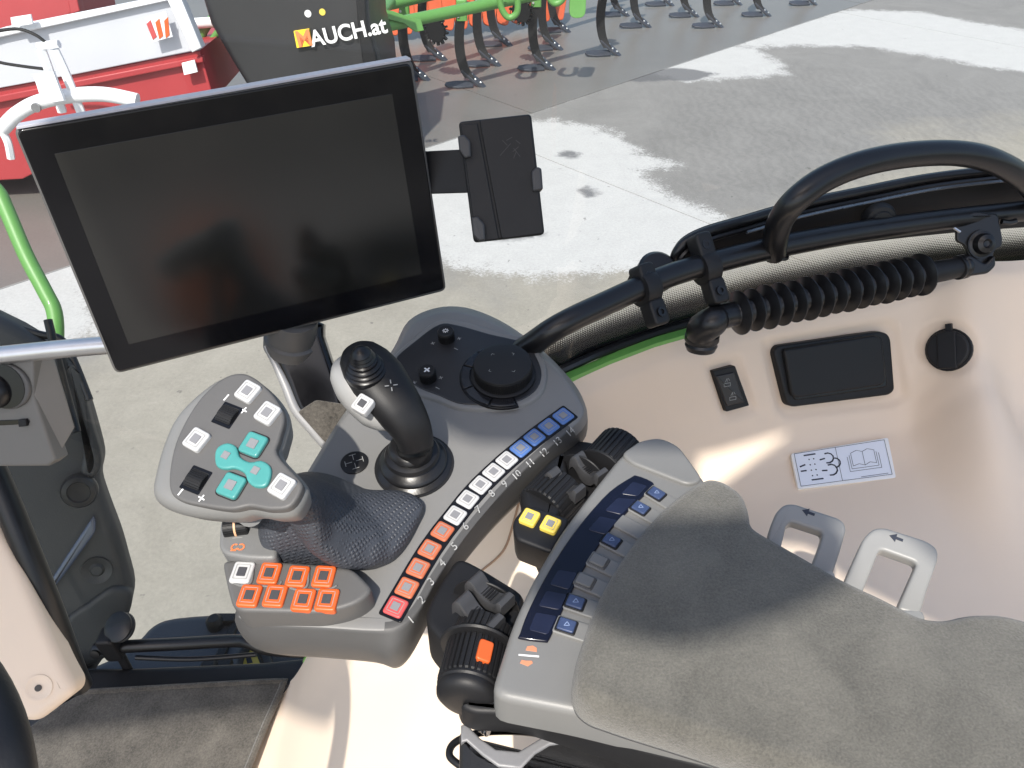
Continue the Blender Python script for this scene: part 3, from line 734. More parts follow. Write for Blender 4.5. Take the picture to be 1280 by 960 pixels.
# ================================================================== RAILS, STRUT, CLAMPS
def rails():
    off = .05
    P = [atw(u, v, off) for u, v in ((560,500),(655,437),(700,407),(760,378),(820,351),(870,334),(960,311),(1060,292),(1160,277),(1240,268),(1340,258))]
    t = tube('guard_rail', P, .0125, STEELB, None, seg=20); tag(t, 'black painted tube running across the side window from the console to the right edge', 'rail')
    H = [atw(u, v, off+o) for u, v, o in ((968,316,0),(969,300,.01),(976,275,.02),(995,250,.03),(1030,224,.03),(1080,204,.03),(1140,193,.03),(1200,192,.03),(1245,203,.03),(1285,228,.02),(1310,262,0))]
    h = tube('grab_handle', H, .0135, STEELB, None, seg=20); tag(h, 'arched black grab handle welded on top of the window rail', 'handle')
    tube('weld_seam', [H[0]+Vector((math.cos(a)*.0150, math.sin(a)*.012, -.002+.002*math.sin(3*a))) for a in np.linspace(0, 2*math.pi, 14)], .0022, STEELB, h, seg=6, sub=2)
    # black window flap rail behind (outside the glass)
    top = [(842,335),(845,318),(858,303),(885,290),(930,277),(1000,257),(1080,240),(1160,224),(1240,214),(1340,205)]
    bot = [(846,345),(868,345),(890,340),(920,333),(960,326),(1020,312),(1090,302),(1170,293),(1240,287),(1340,280)]
    def rib(name, top, bot, o0, o1, m, par):
        V = []; Fc = []
        tp = crom([(a, b, 0) for a, b in top], 4, False); bp = crom([(a, b, 0) for a, b in bot], 4, False)
        for a, b in zip(tp, bp): V += [atw(a.x, a.y, o0), atw(b.x, b.y, o0), atw(b.x, b.y, o0)+Vector((0,o0-o1,0)), atw(a.x, a.y, o0)+Vector((0,o0-o1,0))]
        for i in range(len(tp)-1):
            for k in range(4): k2 = (k+1) % 4; Fc.append([i*4+k, i*4+k2, i*4+4+k2, i*4+4+k])
        n = len(V); Fc += [[0,1,2,3], [n-1,n-2,n-3,n-4]]
        return link(name, V, Fc, m, par)
    W0 = .015
    t = thing('window_flap', atw(1000, 290, W0), 'long black rounded window flap with a round knob behind the rail', 'window flap')
    rib('flap_panel', top, bot, W0, 0, BLACK, t)
    def ed(r, d, nm, m): tube(nm, [atw(u, v+d, W0) for u, v in top], r, m, t, seg=10)
    ed(.0055, -1, 'edge_seal', RUBBER)
    tube('edge_trim', [atw(u+3, v+9, W0+.005) for u, v in top], .0035, STEELB, t, seg=8)
    tube('edge_trim', [atw(u+3, v+13, W0+.008) for u, v in top[4:]], .0022, mat('blue_grey_trim', (.10,.12,.15), .25, metal=.5, bump=0), t, seg=8)
    p = atw(1096, 272, .032); lathe('flap_knob', p, (0,-1,.1), [(.019,0),(.020,.005),(.017,.012),(.013,.013),(.012,.016),(.001,.018)], BLACK, t)
    # rail clamps
    def clamp(u, v, lab, knob):
        c = atw(u, v, off); ax = (atw(u+15, v-4.5, off)-atw(u-15, v+4.5, off)).normalized(); n = Vector((0,-.72,.55)); n = (n-ax*n.dot(ax)).normalized(); up = n.cross(ax)
        if up.z < 0: up = -up
        t = thing('rail_clamp', c, lab, 'clamp', 'clamps on the window rail')
        MB().add(lathe_vf(c-ax*.010, ax, [(.0135,0),(.0185,.001),(.0195,.004),(.0195,.016),(.0185,.019),(.0135,.020)], 24)).build('clamp_ring', BLACK, t)
        MB().add(rbox_vf(c+up*(.010 if knob else .022)+n*.005, ax, up, n, .020, .028, .020, .003)).build('clamp_block', BLACK, t)
        MB().add(rbox_vf(c-up*.028+n*.004, ax, up, n, .020, .028, .018, .003)).build('clamp_block', BLACK, t)
        for s in ((.010 if knob else .022), -.029): lathe('clamp_screw', c+up*s+n*.0135, n, [(.005,0),(.005,.002),(.0028,.002),(.0028,-.001)], STEELB, t, seg=12)
        if knob:
            k = atw(819, 343, .012)
            MB().add(lathe_vf(k, (.1,-.55,.8), [(.010,-.012),(.020,-.004),(.022,0),(.022,.004),(.019,.006),(.022,.008),(.022,.012),(.018,.016),(.004,.017)], 28)).build('clamp_knob', RUBBER, t)
    clamp(806, 360, 'left rail clamp with a round ribbed rubber knob behind it', True)
    clamp(882, 334, 'right rail clamp at the rounded end of the black flap, without a rubber knob', False)
    # gas strut with bellows
    a = atw(915, 393, .085); b = atw(1158, 342, .085); ax = (b-a); L_ = ax.length; ax.normalize()
    t = thing('bellows_strut', a, 'black strut in a ribbed rubber bellows below the window rail', 'gas strut')
    prof = [(.012, 0)]; n = 15
    for i in range(n):
        s = i/n*L_; e = L_/n; r = .0245*(1-.03*math.sin(i*2.1)); prof += [(.0130, s+.04*e), (.0140, s+.20*e), (r*.93, s+.42*e), (r, s+.47*e), (r, s+.55*e), (r*.93, s+.60*e), (.0140, s+.80*e), (.0130, s+.96*e)]
    prof += [(.012, L_)]
    lathe('bellows', a, ax, prof, RUBBER, t, seg=32)
    a2 = a-ax*.004; c = atw(884, 402, .085)
    tube('elbow_joint', [a2+ax*.01, a2-ax*.012, c+Vector((.006,0,.0)), c+Vector((-.002,.004,-.012)), c+Vector((0,.012,-.03))], [.0135,.0145,.0165,.0175,.0165], RUBBER, t, seg=20)
    lathe('elbow_foot', c+Vector((0,.010,-.022)), (0,-.25,-1), [(.016,0),(.019,.002),(.019,.008),(.017,.011),(.018,.014),(.0155,.02)], RUBBER, t)
    b2 = atw(1196, 335, .085)
    tube('strut_end', [b-ax*.01, b, b+(b2-b)*.5, b2, b2+(b2-b)*.35], [.0145,.0135,.013,.012,.012], BLACK, t, seg=20)
    lathe('end_collar', b2, ax, [(.013,0),(.0145,.001),(.0145,.004),(.0125,.005),(.0145,.007),(.0145,.011),(.012,.012)], STEELB, t)
    # bracket hanging from the rail with a bolt
    pl = Plane(atw(1225, 300, .075), (0,-.85,.5), (1,.1,0))
    t = thing('strut_bracket', pl.o, 'black folded steel bracket with a round bolt head holding the right end of the strut', 'bracket')
    slab('bracket_plate', pl, [(1196,278),(1204,271),(1240,266),(1248,268),(1254,300),(1252,310),(1243,312),(1241,330),(1222,334),(1212,322),(1206,306),(1196,302)], 0, -.004, .0018, STEELB, t, rnd=.004)
    slab('bracket_lip', pl, [(1204,272),(1208,267),(1222,264),(1236,266),(1241,271)], .004, -.02, .002, STEELB, t, rnd=.003)
    slab('lower_jaw', pl, [(1200,326),(1214,318),(1232,330),(1244,318),(1246,332),(1236,342),(1208,346),(1201,338)], .008, -.012, .003, STEELB, t, rnd=.004)
    p = pl.hit(1228, 305, .003)
    lathe('bolt_head', p, pl.n, [(.0155,-.004),(.0155,0),(.0125,.001),(.0125,.004),(.0105,.009),(.0055,.011),(.0035,.0085),(.001,.008)], STEELB, t)
    lathe('washer', p-pl.n*.003, pl.n, [(.017,0),(.017,.003),(.013,.003)], STEELB, t)
    tube('split_pin', [pl.hit(1188,281,0), pl.hit(1194,286,0), pl.hit(1200,290,0)], .0017, CHROME, t, seg=6)
    tube('split_pin', [pl.hit(1252,277,0), pl.hit(1262,278,0), pl.hit(1270,276,0)], .0035, STEELB, t, seg=8)
rails()

# ================================================================== ON THE BEIGE SIDE PANEL
def wplane(us, k=0):
    ps = [wallhit(u, v) for u, v in us]; n = sum((q[1] for q in ps), Vector())/len(ps); o = sum((q[0] for q in ps), Vector())/len(ps)
    return Plane(o+n*k, n, (1,.2,0))
def panel_fittings():
    cov = [(967,440),(972,432),(1100,414),(1110,417),(1114,424),(1119,488),(1112,494),(992,509),(984,506)]
    pl = wplane(((1000,450),(1090,435),(1100,480),(1010,495),(1045,462)), .009)
    t = thing('storage_cover', pl.o, 'black rectangular lid with rounded frame set in the beige side panel', 'cover')
    slab('cover_frame', pl, cov, .003, -.03, .003, BLACK, t, rnd=.008)
    slab('recess', pl, [(977,441),(1103,421),(1110,484),(993,501)], .0045, -.01, .0015, BLACKG, t, rnd=.006)
    slab('lid', pl, [(980,437),(1096,419),(1103,424),(1108,474),(1104,482),(997,498),(990,494)], .009, 0, .003, BLACK, t, rnd=.005)
    pl = wplane(((900,470),(925,465),(930,500),(912,505)), .006)
    t = thing('rocker_switch', pl.o, 'small upright black double rocker switch with pale symbols on the beige panel', 'switch')
    slab('switch_frame', pl, [(891,464),(919,457),(937,507),(908,515)], .003, -.02, .0012, BLACK, t, rnd=.002)
    slab('rocker', pl, [(895,470),(918,465),(931,503),(909,508)], .0045, -.01, .0015, mat('brown_black_plastic', (.022,.018,.018), .3, bump=0), t, rnd=.0015)
    for c in ((909,479),(916,496)):
        q = pl.loc(*c, .0048); s = .0045
        MB().add(strokes_vf(pl, [[(q.x-s,q.y-.004),(q.x+s,q.y-.004),(q.x+s,q.y),(q.x-s,q.y),(q.x-s,q.y-.004)], [(q.x-s*.6,q.y+.002),(q.x,q.y+.006)], [(q.x,q.y+.002),(q.x,q.y+.006)], [(q.x+s*.8,q.y+.003),(q.x+s*.4,q.y+.006)]], .0007, .0048)).build('switch_symbol', PRINTG, t, smooth=False)
    p, n = wallhit(1185, 437); pl = Plane(p+n*.004, n, (1,.15,0))
    t = thing('socket_cap', pl.o, 'round black socket cap with a small tab on top, right of the rectangular lid', 'socket cap')
    c = pl.loc(1185, 437)
    lathe('socket_ring', pl.w(c.x, c.y, -.02), pl.n, [(.027,0),(.0285,.018),(.0275,.0195),(.0255,.0195)], BLACK, t)
    MB().add(slab_vf(pl, [(c.x+.0255*math.cos(a), c.y+.0255*math.sin(a)) for a in np.linspace(0, 2*math.pi, 36, endpoint=False)], .006, -.005, .0025)).build('cap', BLACK, t)
    slab('cap_rib', pl, [(1170,417),(1186,413),(1194,414),(1196,460),(1172,461)], .0085, .002, .0015, BLACK, t)
    slab('cap_tab', pl, [(1181,405),(1189,404),(1190,416),(1181,417)], .005, -.002, .001, BLACK, t)
    # sticker
    pl = wplane(((990,567),(1110,548),(1119,597),(998,610)), .0)
    # curved surface: lift slightly to clear it
    pl = Plane(pl.o+pl.n*.0035, pl.n, (1,.2,0))
    t = thing('information_sticker', pl.o, 'white and pale blue sticker with a filter symbol and an open book', 'sticker')
    slab('sticker_base', pl, [(989,567),(1110,547),(1120,597),(998,611)], 0, -.004, .0002, STICKW, t, rnd=.003, seg=1)
    slab('printed_field', pl, [(992.5,567.5),(1105,550),(1115,593),(1001,608)], .0003, -.001, .0001, STICK, t, seg=1)
    A = pl.loc(992.5,567.5); B = pl.loc(1105,550); Cc = pl.loc(1115,593); D = pl.loc(1001,608)
    def uv(a, b): return (A*(1-a)+B*a)*(1-b) + (D*(1-a)+Cc*a)*b
    ln = [[uv(0,0), uv(1,0), uv(1,1), uv(0,1), uv(0,0)], [uv(.45,0), uv(.45,1)]]
    V = MB().add(strokes_vf(pl, ln, .0006, .0006))
    def arc(cx, cy, r, a0, a1, k=8): return [uv(cx+r*.42*math.cos(a), cy+r*math.sin(a)) for a in np.linspace(R(a0), R(a1), k)]
    V.add(strokes_vf(pl, [[uv(.10,.10), uv(.22,.10)], [uv(.13,.86), uv(.25,.86)], [uv(.035,.42), uv(.09,.38)], [uv(.035,.56), uv(.09,.56)], [uv(.26,.30), uv(.31,.28)], [uv(.26,.63), uv(.31,.64)],
        arc(.345,.28,.15,-110,110), arc(.355,.64,.16,-110,110), arc(.41,.45,.14,-80,90)], .0019, .0006))
    for i in range(4):
        for j in range(2):
            q = uv(.145+.05*j, .24+.165*i); V.add(slab_vf(pl, [(q.x+.0010*math.cos(a), q.y+.0010*math.sin(a)) for a in np.linspace(0, 2*math.pi, 10, endpoint=False)], .0007, .0004, .0001, 1))
    V.add(strokes_vf(pl, [[uv(.60,.24), uv(.67,.18), uv(.73,.24), uv(.79,.18), uv(.86,.24), uv(.86,.62), uv(.79,.57), uv(.73,.64), uv(.67,.58), uv(.60,.62), uv(.60,.24)], [uv(.73,.24), uv(.73,.64)],
        [uv(.58,.30), uv(.58,.70), uv(.73,.70), uv(.88,.70), uv(.88,.30)], [uv(.555,.34), uv(.555,.77), uv(.905,.77), uv(.905,.34)], [uv(.66,.96), uv(.96,.955)]], .0006, .0006))
    V.build('printed_symbols', PRINTD, t, smooth=False)
    # seam on the sunlit fender cover and pin hole
    Ps = []
    for u, v in ((655,585),(650,620),(640,660),(628,690),(600,715),(575,735)):
        p, n = wallhit(u, v); Ps.append(p+n*.0004)
    o = tube('panel_seam', Ps, .0014, mat('seam_brown', (.35,.22,.14), .7, bump=0), side_wall, seg=6)
panel_fittings()

# ================================================================== CONSOLE
PCo = atz(600, 560, -.485); TILT = R(9)
PC = Plane(PCo, (-.04, -math.sin(TILT), math.cos(TILT)), (1,0,0))
def console():
    t = thing('control_console', PC.w(0, 0, -.04), 'large grey console with a black dial field and a curved row of fourteen coloured keys', 'control console')
    A = [(497,437),(515,408),(545,393),(580,392),(622,408),(665,437),(700,468),(722,498),(728,519),(694,552),(655,587),(616,629),(580,673),(548,720),(524,762),(500,782),(470,787),(400,783),(340,780),(310,774),(300,764),(330,700),(360,640),(390,590),(430,525),(465,480)]
    B = [(492,440),(511,405),(544,389),(582,388),(625,404),(668,433),(704,467),(728,500),(733,535),(701,567),(652,612),(611,653),(573,700),(540,757),(512,808),(490,825),(463,818),(400,812),(340,808),(308,798),(296,770),(328,702),(358,642),(388,590),(428,525),(463,480)]
    rings = []
    def loc(px, h, w_=0, q=None):
        out = []
        for u, v in px: p = PC.loc(u, v, h); out.append((p.x, p.y, h))
        return out
    a = crom(loc(A, 0), 4); b = crom(loc(B, -.022), 4)
    def mixr(k, h): return [Vector((p.x*(1-k)+q.x*k, p.y*(1-k)+q.y*k, h)) for p, q in zip(a, b)]
    def shrink(P, d):
        Q = [Vector((p.x, p.y)) for p in P]; area = sum(Q[i-1].x*Q[i].y-Q[i].x*Q[i-1].y for i in range(len(Q)))
        O = offset(Q, d if area > 0 else -d); return [Vector((o.x, o.y, p.z)) for o, p in zip(O, P)]
    R_ = [shrink(mixr(1, -.048), .012), shrink(mixr(1, -.044), .003), mixr(1, -.034), mixr(1, -.022), mixr(.90, -.015), mixr(.55,-.0085), mixr(.22, -.0028), mixr(.06, -.0006), shrink(mixr(0, 0), .001), shrink(mixr(0, 0), .006)]
    V = []; Fc = []; n = len(a)
    for r in R_: V += [PC.w(p.x, p.y, p.z) for p in r]
    for i in range(len(R_)-1):
        for k in range(n): k2 = (k+1) % n; Fc.append([i*n+k, i*n+k2, (i+1)*n+k2, (i+1)*n+k])
    Fc += [list(range(n))[::-1], [(len(R_)-1)*n+k for k in range(n)]]
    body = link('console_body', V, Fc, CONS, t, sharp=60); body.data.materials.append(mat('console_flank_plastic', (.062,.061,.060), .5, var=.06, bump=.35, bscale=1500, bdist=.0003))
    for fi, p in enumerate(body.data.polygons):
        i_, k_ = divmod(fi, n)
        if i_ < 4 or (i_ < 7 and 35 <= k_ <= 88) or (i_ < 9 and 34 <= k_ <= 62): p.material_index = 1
    # raised rim round the dial field, black field
    dial_px = [(493,452),(520,425),(549,405),(572,406),(612,417),(655,428),(671,447),(677,468),(668,489),(639,503),(581,505),(549,494),(517,480)]
    slab('dial_rim', PC, [(487,453),(517,421),(546,400),(575,400),(616,411),(660,423),(678,445),(684,468),(675,494),(642,509),(580,511),(546,500),(512,487)], .0035, -.004, .003, CONS, t, smooth=4, flare=.004)
    slab('dial_field', PC, dial_px, .0045, 0, .0012, mat('satin_black_field', (.016,.016,.018), .38, var=.1, bump=.25, bscale=1500, bdist=.0002), t, smooth=4)
    # rotary dial with ring of keys
    D = PC.loc(629, 465, .01); dc = PC.w(D.x, D.y, .0045)
    rr = .0285
    def sector(r0, r1, a0, a1, k=10): return [(D.x+r1*math.cos(R(x)), D.y+r1*math.sin(R(x))) for x in np.linspace(a0, a1, k)] + [(D.x+r0*math.cos(R(x)), D.y+r0*math.sin(R(x))) for x in np.linspace(a1, a0, k)]
    MB().add(slab_vf(PC, sector(.0, .0430, 95, 290, 30), .0058, .003, .0006)).build('dial_key_ring', BLACKG, t)
    for i, (a0, a1) in enumerate(((98,128),(131,160),(163,205),(208,250),(253,287))):
        MB().add(slab_vf(PC, sector(.0325, .0415, a0, a1), .0072, .005, .0006)).build('ring_key', mat('gloss_key', (.012,.012,.014), .13, bump=0) , t)
    lathe('dial_base', dc, PC.n, [(rr+.003, 0), (rr+.003, .003), (rr+.001,.004)], BLACK, t, seg=48)
    k = MB().add(gear_vf(dc, PC.n, rr-.0006, rr, .003, .0155, 90, .5)).build('rotary_dial', BLACK, t, sharp=30)
    lathe('dial_cap', dc, PC.n, [(rr-.0004,.0135),(rr-.0004,.0162),(rr-.001,.0172),(rr-.004,.0178),(rr-.02,.0178)], BLACK, k, seg=48)
    h = .0045+.0181; s = .0016; mk = MB()
    for ang in (48, 128, 218, 312):
        cx, cy = D.x+.0165*math.cos(R(ang)), D.y+.0165*math.sin(R(ang)); a_ = R({48:0,128:90,218:180,312:270}[ang]+20)
        def P(x, y): return (cx+x*math.cos(a_)-y*math.sin(a_), cy+x*math.sin(a_)+y*math.cos(a_))
        mk.add(strokes_vf(PC, [[P(-s,-s), P(0,0), P(-s,s)]], .0004, h))
    mk.build('dial_arrow_print', PRINTG, k, smooth=False)
    # two small knobs
    for (u, v, sym) in ((558,421,0),(535,470,1)):
        c = PC.loc(u, v, .008); o = PC.w(c.x, c.y, .004)
        kb = MB().add(gear_vf(o, PC.n, .0078, .0084, 0, .011, 40, .5)).build('small_knob', BLACK, t, sharp=30)
        lathe('knob_cap', o, PC.n, [(.0083,.009),(.0083,.0115),(.0076,.0124),(.004,.0124)], BLACK, kb, seg=30)
        m2 = MB(); hh = .004+.0127
        if sym == 0:
            for q in range(8): aa = R(45*q); m2.add(strokes_vf(PC, [[(c.x+.0014*math.cos(aa), c.y+.0014*math.sin(aa)), (c.x+.003*math.cos(aa), c.y+.003*math.sin(aa))]], .0007, hh))
        else:
            for q in range(4): aa = R(90*q+35); m2.add(strokes_vf(PC, [[(c.x+.0006*math.cos(aa), c.y+.0006*math.sin(aa)), (c.x+.003*math.cos(aa+.2), c.y+.003*math.sin(aa+.2))]], .0016, hh))
        m2.build('knob_symbol', PRINTW, kb, smooth=False)
        m3 = MB()
        for dx, dy, kk in ((-17,10,0),(16,4,1),(12,17,2)):
            q = PC.loc(u+dx, v+dy-2, .005); z = .0018
            m3.add(strokes_vf(PC, [[(q.x-z,q.y-z*.4),(q.x+z,q.y+z*.4)], [(q.x-z*.4,q.y+z),(q.x+z*.4,q.y-z)]] if kk != 2 else [[(q.x-z,q.y+z*.7),(q.x+z,q.y-z*.7)]], .0008, .0049))
        m3.build('knob_scale_print', PRINTG, t, smooth=False)
    # engraved round button
    c = PC.loc(443, 578, .001); o = PC.w(c.x, c.y, 0)
    rb = lathe('round_button', o, PC.n, [(.0125,-.001),(.0125,.0012),(.0118,.0016),(.005,.0020)], BLACK, t, seg=36)
    m3 = MB()
    for q in range(4):
        aa = R(90*q+20); m3.add(strokes_vf(PC, [[(c.x+.002*math.cos(aa), c.y+.002*math.sin(aa)), (c.x+.008*math.cos(aa), c.y+.008*math.sin(aa))], [(c.x+.0085*math.cos(aa-.35), c.y+.0085*math.sin(aa-.35)), (c.x+.0085*math.cos(aa+.35), c.y+.0085*math.sin(aa+.35))]], .0006, .0024))
    m3.build('button_engraving', PRINTG, rb, smooth=False)
    # curved key row
    kc = [(494.5,758),(508.5,734),(522.5,709.5),(537,686),(553,663.5),(569,643.5),(584.5,623.5),(600.5,605.5),(617,589.5),(633.5,574.5),(651,560),(668,546),(686,532.5),(704,519.5)]
    L_ = [PC.loc(u, v, .002) for u, v in kc]
    mats = [RED]+[PALEO]*4+[WHITEK]*5+[BLUE]*4
    outer = []; inner = []; tang = []
    for i in range(14):
        tg = (L_[min(i+1,13)]-L_[max(i-1,0)]).normalized(); tang.append(tg)
    pitch = sum((L_[i+1]-L_[i]).length for i in range(13))/13
    hw = pitch*.56
    for i, (p, tg) in enumerate(zip(L_, tang)):
        n = Vector((-tg.y, tg.x)); e = 0 if 0 < i < 13 else (-1 if i == 0 else 1)
        q = p+tg*e*pitch*.55; outer.append(q-n*hw); inner.append(q+n*hw)
    strip = outer+inner[::-1]
    sp = roundpoly(strip, .002, 2)
    MB().add(slab_vf(PC, sp, .0010, -.004, .0005)).build('key_row_frame', BLACKG, t)
    for i, (p, tg) in enumerate(zip(L_, tang)):
        sz = pitch*.86 if i < 13 else pitch*.86
        kk = key('function_key', PC, p, sz, math.atan2(tg.y, tg.x), mats[i], t, h=.0024, asp=1.02, icon=ICON)
        if i == 0: kk['label'] = 'red function key at the lower end of the curved row'
    # numbers
    mb = MB(); num_px = [(514,775),(527,750),(539,727),(553,704),(568,683),(582,658),(598,637),(615,617),(631,605),(646,594),(663,579),(680,566),(697,552),(713,540)]
    for i, c in enumerate(num_px):
        pn = Plane(PC.o, PC.n+Vector((.35,-.35,0)), (1,0,0)); nn = PC.n
        # numbers lie on the sloping outer flank
        t0 = kc[i]
        mb.add(text(None, str(i+1), Plane(PC.hit(*c, -.0078), (PC.n*1+Vector((.42,-.42,0))).normalized(), (1,0,0)), c, .0092, None, None, h=.0006, dirpx=(c[0]+10, c[1]-9)))
    bt = bmesh.new(); bt.from_mesh(body.data); bt.transform(Matrix.Translation(PC.w(0, 0, -.04))); tree = BVHTree.FromBMesh(bt)
    for i, v in enumerate(mb.v):
        rd = (v-C0).normalized(); h_ = tree.ray_cast(C0, rd)
        if h_[0] is not None: mb.v[i] = h_[0]-rd*.0026
    mb.build('printed_numbers', mat('pale_grey_print', (.42,.42,.41), .5, bump=0), t, smooth=False)
    # sloped lower-left apron (front edge)
    return t
console()

def grip():
    t = thing('multifunction_joystick', PC.w(-.20, -.08, 0), 'grey multifunction grip with turquoise and white keys on a studded palm rest', 'joystick')
    # base blocks
    slab('base_block', PC, [(273,684),(275,652),(286,643),(346,642),(346,699),(310,698),(281,693)], .030, -.004, .003, GREY2, t, rnd=.007)
    slab('base_block', PC, [(277,700),(330,700),(372,703),(412,706),(440,710),(453,722),(467,737),(450,752),(430,760),(400,766),(300,764),(290,757),(284,735)], .022, -.006, .003, GREY, t, rnd=.007)
    # studded palm rest: lofted
    foot = [(332,641),(331,703),(380,702),(412,704),(440,708),(465,706),(490,696),(508,676),(522,650),(530,632),(522,620),(500,613),(470,616),(450,612),(420,600),(385,596),(355,610)]
    rings = []
    P0 = [PC.loc(u, v, .01) for u, v in foot]; P0 = [Vector((p[0], p[1])) for p in crom([(p.x, p.y, 0) for p in P0], 3)]; P0 = ccw(P0)
    cen = PC.loc(400, 655, .02); V = []; Fc = []
    lv = [(0, 0), (0, .012), (.02, .018), (.07, .0225), (.16, .0265), (.3, .030), (.5, .034), (.7, .037), (.88, .0385), (.97,.039)]
    pk_ = PC.loc(372, 640, .04); right = PC.loc(530, 640).x; left = PC.loc(335, 640).x
    for k, h in lv:
        for p in P0:
            q = p.lerp(cen, k); f = (right-q.x)/(right-left); am = math.exp(-((q-pk_)/.040).length_squared); hh = h*(.62+.25*f+1.25*am) if h > .012 else h
            V.append(PC.w(q.x, q.y, hh))
    n = len(P0)
    for i in range(len(lv)-1):
        for k in range(n): k2 = (k+1) % n; Fc.append([i*n+k, i*n+k2, (i+1)*n+k2, (i+1)*n+k])
    Fc += [list(range(n))[::-1], [(len(lv)-1)*n+k for k in range(n)]]
    PV, PF = V, Fc
    # neck: swept oval up to the head
    cs = [((482,668),.004,.020,.012),((458,670),.013,.030,.017),((434,664),.025,.034,.018),((412,653),.040,.034,.018),((391,640),.057,.032,.017),((372,626),.077,.029,.015),((354,611),.100,.025,.012),((338,598),.118,.018,.009)]
    P = [PC.hit(*c, h) for c, h, a, b in cs]; P = crom(P, 4, False); ra = np.interp(np.linspace(0, 1, len(P)), np.linspace(0, 1, len(cs)), [c[2] for c in cs]); rb = np.interp(np.linspace(0, 1, len(P)), np.linspace(0, 1, len(cs)), [c[3] for c in cs])
    V = []; Fc = []; sg = 28
    for i, p in enumerate(P):
        tg = (P[min(i+1, len(P)-1)]-P[max(i-1, 0)]).normalized(); side = PC.n.cross(tg).normalized(); up = tg.cross(side)
        for k in range(sg): th = 2*math.pi*k/sg; V.append(p+side*math.cos(th)*ra[i]+up*math.sin(th)*rb[i])
    for i in range(len(P)-1):
        for k in range(sg): k2 = (k+1) % sg; Fc.append([i*sg+k, i*sg+k2, (i+1)*sg+k2, (i+1)*sg+k])
    Fc += [list(range(sg))[::-1], [(len(P)-1)*sg+k for k in range(sg)]]
    pr_ = MB().add((PV, PF)).add((V, Fc)).build('palm_rest', STUD, t, sharp=180)
    md = pr_.modifiers.new('remesh', 'REMESH'); md.mode = 'VOXEL'; md.voxel_size = .0016; md.use_smooth_shade = True
    md = pr_.modifiers.new('smooth', 'SMOOTH'); md.factor = .5; md.iterations = 40
    # head
    PJ = Plane(atd(280, 560, .555), (-.10,-.36,.92), (1,0,0))
    outl = [(297,464),(318,470),(343,491),(358,518),(352,548),(349,566),(376,597),(381,612),(366,637),(338,642),(312,638),(288,643),(235,640),(200,629),(186,614),(189,588),(200,550),(216,517),(243,489),(272,469)]
    bp = pxpoly(PJ, outl, 0, 4)
    MB().add(slab_vf(PJ, bp, .0, -.026, .010, 6, flare=-.004)).build('head_shell', SHELLG, t, sharp=70)
    face = [(299,466),(318,472),(341,493),(355,519),(349,548),(346,567),(373,598),(377,611),(363,633),(338,637),(312,633),(288,637),(250,632),(224,625),(212,612),(212,585),(219,553),(233,523),(252,495),(277,473)]
    slab('head_face', PJ, face, .0022, -.004, .002, GREY, t, smooth=4)
    H = .0022
    def lp(u, v): return PJ.loc(u, v, H)
    def ang(u, v, du, dv): a = lp(u, v); b = lp(u+du, v+dv); return math.atan2((b-a).y, (b-a).x)
    a0 = ang(280, 560, 20, 9)
    for u, v in ((311,491),(335.5,518),(247,551),(353.5,609)):
        key('white_key', PJ, lp(u, v), .0150, ang(u, v, 18, 10), WHITEK, t, h=H+.0035, asp=1.05)
    for u, v in ((317.5,556.5),(290,608)):
        key('turquoise_key', PJ, lp(u, v), .0165, ang(u, v, 18, 7), TEAL, t, h=H+.0028, ring=False)
    # double rocker, dog-bone outline
    rock = [(268,568),(272,558),(284,553),(295,558),(299,570),(312,577),(326,575),(337,582),(338,594),(332,607),(318,608),(309,601),(305,591),(293,585),(281,586),(270,582)]
    rk = slab('turquoise_rocker', PJ, rock, H+.0028, H-.002, .0016, TEAL, t, smooth=3)
    for u, v in ((284,571),(321,590)):
        MB().add(slab_vf(PJ, rect(lp(u, v), .0055, .0055, a0, .0005), H+.0033, H, .0002, 1)).build('key_icon', ICON, rk)
    for o_, nm in (((317.5,556.5),0),((290,608),0)):
        MB().add(strokes_vf(PJ, [[(p.x, p.y) for p in (lambda r: r+[r[0]])(rect(lp(*o_), .0180, .0180, ang(*o_, 18, 7), .004))]], .0008, H+.0003)).build('key_gap', BLACK, t, smooth=False)
    # thumb wheels
    for u, v in ((284,519),(245,600)):
        c = lp(u, v); an = ang(u, v, 20, 8)
        ax = PJ.x*math.cos(an)+PJ.y*math.sin(an)
        MB().add(slab_vf(PJ, rect(c, .0165, .0180, an, .001), H+.0004, H-.001, .0002, 1)).build('wheel_slot', BLACKG, t)
        MB().add(gear_vf(PJ.w(c.x, c.y, H-.0065)-ax*.0066, ax, .0093, .0099, 0, .0132, 34, .5)).build('thumb_wheel', BLACK, t, sharp=30)
    mb = MB()
    for (u, v, s) in ((283,497,'-'),(305,513,'+'),(226,615,'-'),(252,623,'+')):
        c = lp(u, v); z = .0024; a_ = ang(u, v, 10, 6); d = Vector((math.cos(a_), math.sin(a_)))*z; n = Vector((-d.y, d.x))
        if s == '-': mb.add(strokes_vf(PJ, [[c-n, c+n]], .0012, H+.0003))
        else: mb.add(strokes_vf(PJ, [[c-d, c+d], [c-n, c+n]], .0010, H+.0003))
    mb.build('printed_signs', PRINTW, t, smooth=False)
    # stalk below head with ribbed wheel
    MB().add(lathe_vf(PC.hit(303, 640, .03), (PJ.w(lp(298,628).x, lp(298,628).y, -.02)-PC.hit(303,640,.03)), [(.010,0),(.008,.01),(.009,.09)], 16)).build('stalk', GREY2, t)
    w0 = PC.hit(296.5, 659, .036); wx = (PC.hit(312,656,.036)-PC.hit(282,660,.036)).normalized()
    MB().add(slab_vf(PC, rect(PC.loc(296.5, 659, .030), .0175, .0105, math.atan2(wx.dot(PC.y), wx.dot(PC.x)), .001), .0304, .029, .0002, 1)).build('wheel_slot', BLACKG, t)
